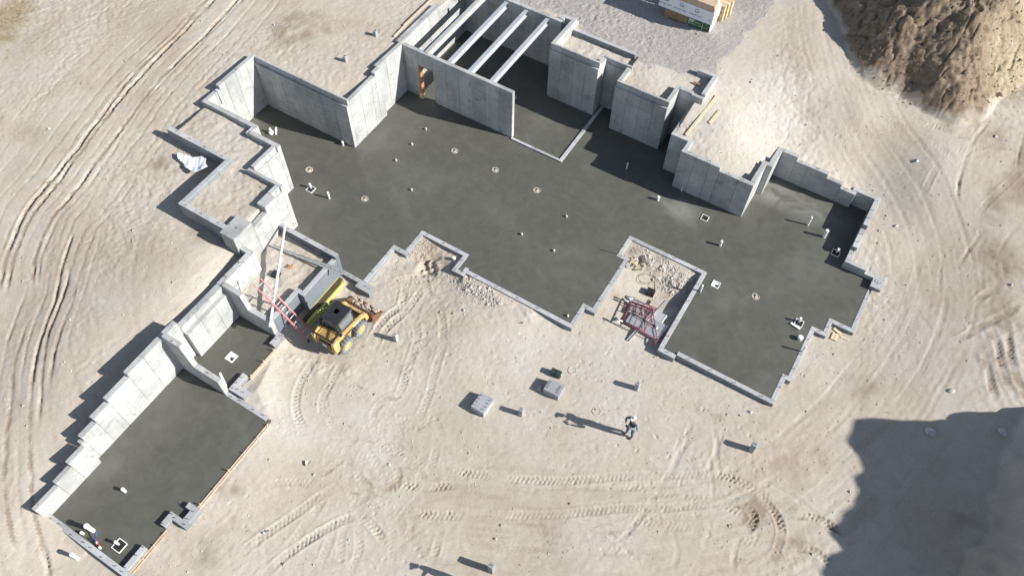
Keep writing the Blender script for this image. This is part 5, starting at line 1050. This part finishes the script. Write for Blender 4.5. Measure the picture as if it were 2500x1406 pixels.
# ------------------------------------------------------------------ people
def skin(name, pts, edges, mat, parent, sub=2, root=0):
    me = bpy.data.meshes.new(name); me.from_pydata([p_[:3] for p_ in pts], edges, []); o = bpy.data.objects.new('tmp', me); COL.objects.link(o)
    sk = o.modifiers.new('s', 'SKIN'); sk.use_smooth_shade = True
    for i, p_ in enumerate(pts): v = me.skin_vertices[0].data[i]; v.radius = (p_[3], p_[4] if len(p_) > 4 else p_[3]); v.use_root = (i == root)
    ss = o.modifiers.new('u', 'SUBSURF'); ss.levels = sub; ss.render_levels = sub
    bpy.context.view_layer.update(); m2 = bpy.data.meshes.new_from_object(o.evaluated_get(bpy.context.evaluated_depsgraph_get())); bpy.data.objects.remove(o)
    m2.materials.clear(); m2.materials.append(MATS[mat]); r = bpy.data.objects.new(name, m2); COL.objects.link(r); r.parent = parent; return r
def person(label, x, y, rz, cap='cap_white'):
    t = empty('person', label, 'person', (x, y, gz(x, y)), rz)      # faces local -Y, feet apart, both hands raised to a controller
    body = [(0,0,.95,.155,.125),(0,-.01,1.12,.15,.115),(0,-.01,1.30,.175,.12),(0,-.0,1.43,.13,.10),(0,-.015,1.50,.058),(0,-.03,1.57,.06),
            (.095,0,.90,.10),(.115,-.02,.50,.072),(.125,.02,.12,.052),(.13,-.03,.045,.045),(.14,-.13,.035,.036),
            (-.095,0,.90,.10),(-.13,-.04,.50,.072),(-.15,.0,.12,.052),(-.155,-.05,.045,.045),(-.17,-.15,.035,.036),
            (.20,.0,1.41,.068),(.33,-.08,1.20,.052),(.12,-.30,1.36,.036),(-.20,.0,1.41,.068),(-.33,-.08,1.20,.052),(-.12,-.30,1.36,.036)]
    E_ = [(0,1),(1,2),(2,3),(3,4),(4,5),(0,6),(6,7),(7,8),(8,9),(9,10),(0,11),(11,12),(12,13),(13,14),(14,15),(3,16),(16,17),(17,18),(3,19),(19,20),(20,21)]
    b_ = skin('body', body, E_, 'jacket', t)
    for n in ('jeans', 'boot', 'skin'): b_.data.materials.append(MATS[n])
    for f in b_.data.polygons:
        c_ = f.center; f.material_index = 2 if c_.z < .085 else 1 if c_.z < .93 else 3 if (c_.z > 1.475 or c_.y < -.265) else 0
    head = [(0,-.045,1.60,.062,.07),(0,-.035,1.66,.082,.095),(0,-.03,1.73,.078,.092),(0,-.03,1.78,.05,.06)]
    h_ = skin('head', head, [(0,1),(1,2),(2,3)], 'skin', t); 
    MB().add([(-.014,-.135,1.655),(.014,-.135,1.655),(0,-.15,1.635),(0,-.13,1.685)], [(0,1,2),(0,2,3),(1,3,2)]).build('nose', 'skin', h_)
    for s_ in (-1, 1):
        MB().tube((s_*.03,-.125,1.675), (s_*.03,-.132,1.675), .009).build('eye', 'hair', h_); MB().bbox(s_*.085-.008, s_*.085+.008, -.05, -.01, 1.63, 1.685, .004).build('ear', 'skin', h_)
        for k in range(4):
            a = Vector((s_*(.10-.0), -.32, 1.385-.018*k)); MB().tube(tuple(a), tuple(a+Vector((-s_*.05, -.035+.004*k, .0))), .009, .008, 6).tube(tuple(a+Vector((-s_*.05,-.035+.004*k,0))), tuple(a+Vector((-s_*.075,-.01,-.004))), .008, .007, 6).build('finger', 'skin', t, True)
        MB().tube((s_*.10,-.31,1.39), (s_*.06,-.335,1.42), .011, .009, 6).build('thumb', 'skin', t, True)
    MB().box(-.02, .02, -.134, -.128, 1.612, 1.618).build('mouth', 'rust', h_)
    skin('hair', [(0,.02,1.60,.06,.05),(0,.03,1.68,.08,.06)], [(0,1)], 'hair', t, 1)
    skin('cap', [(0,-.03,1.735,.088,.10),(0,-.03,1.79,.07,.08)], [(0,1)], cap, t, 2); MB().prism([(-.075,-.10),(-.06,-.20),(.06,-.20),(.075,-.10)], 'z', 1.722, 1.734).build('cap_brim', cap, t)
    skin('vest', [(0,-.012,1.02,.168,.135),(0,-.022,1.20,.165,.13),(0,-.02,1.36,.17,.125)], [(0,1),(1,2)], 'vest', t, 2)
    MB().bbox(-.07, .07, -.40, -.33, 1.355, 1.395, .01).build('controller', 'dark_metal', t); MB().box(-.045, .045, -.345, -.335, 1.395, 1.47).build('screen', 'glass_dark', t)
    return t
person('man in grey jacket, jeans and white cap holding a controller on the sand', -2.28, 13.58, R(-22))
person('man just below the bottom edge of the picture whose shadow falls into view', -3.95, 5.58, R(10))

scatter('pebbles', 900, lambda r: (lambda x, y: (x, y, notslab(x, y)))(r.uniform(-34, 9), r.uniform(-3, 38)), (.02, .05), 'rock', 9)
for px, py, z, l, mt, sz in [(711,651,.8,'crumpled reddish rag on the sand of the yard','orange_wood',.10),(1275,793,-.3,'small orange scrap near the lowest corner of the central slab','orange_wood',.06),(755,1133,-.35,'pale yellow foam lump on the left part of the open sand','trash_pale',.14),(1620,668,-.3,'white paper scrap in the scaffold notch','cap_white',.07),(2470,45,2.9,'white scrap on the grass beside the mound','cap_white',.08),(650,1300,-.3,'grey stick on the sand right of the wing','weathered_ply',.10)]:
    x, y = P(px, py, z); t = empty('scrap', l, 'scrap', (x, y, gz(x, y)), RNG.uniform(0, 3)); r_ = random.Random(int(px))
    for k in range(4): MB().beam((r_.uniform(-sz, sz), r_.uniform(-sz, sz), .01), (r_.uniform(-sz, sz), r_.uniform(-sz, sz), .05+sz*.4), sz*.8, .015).build('fold', mt, t)
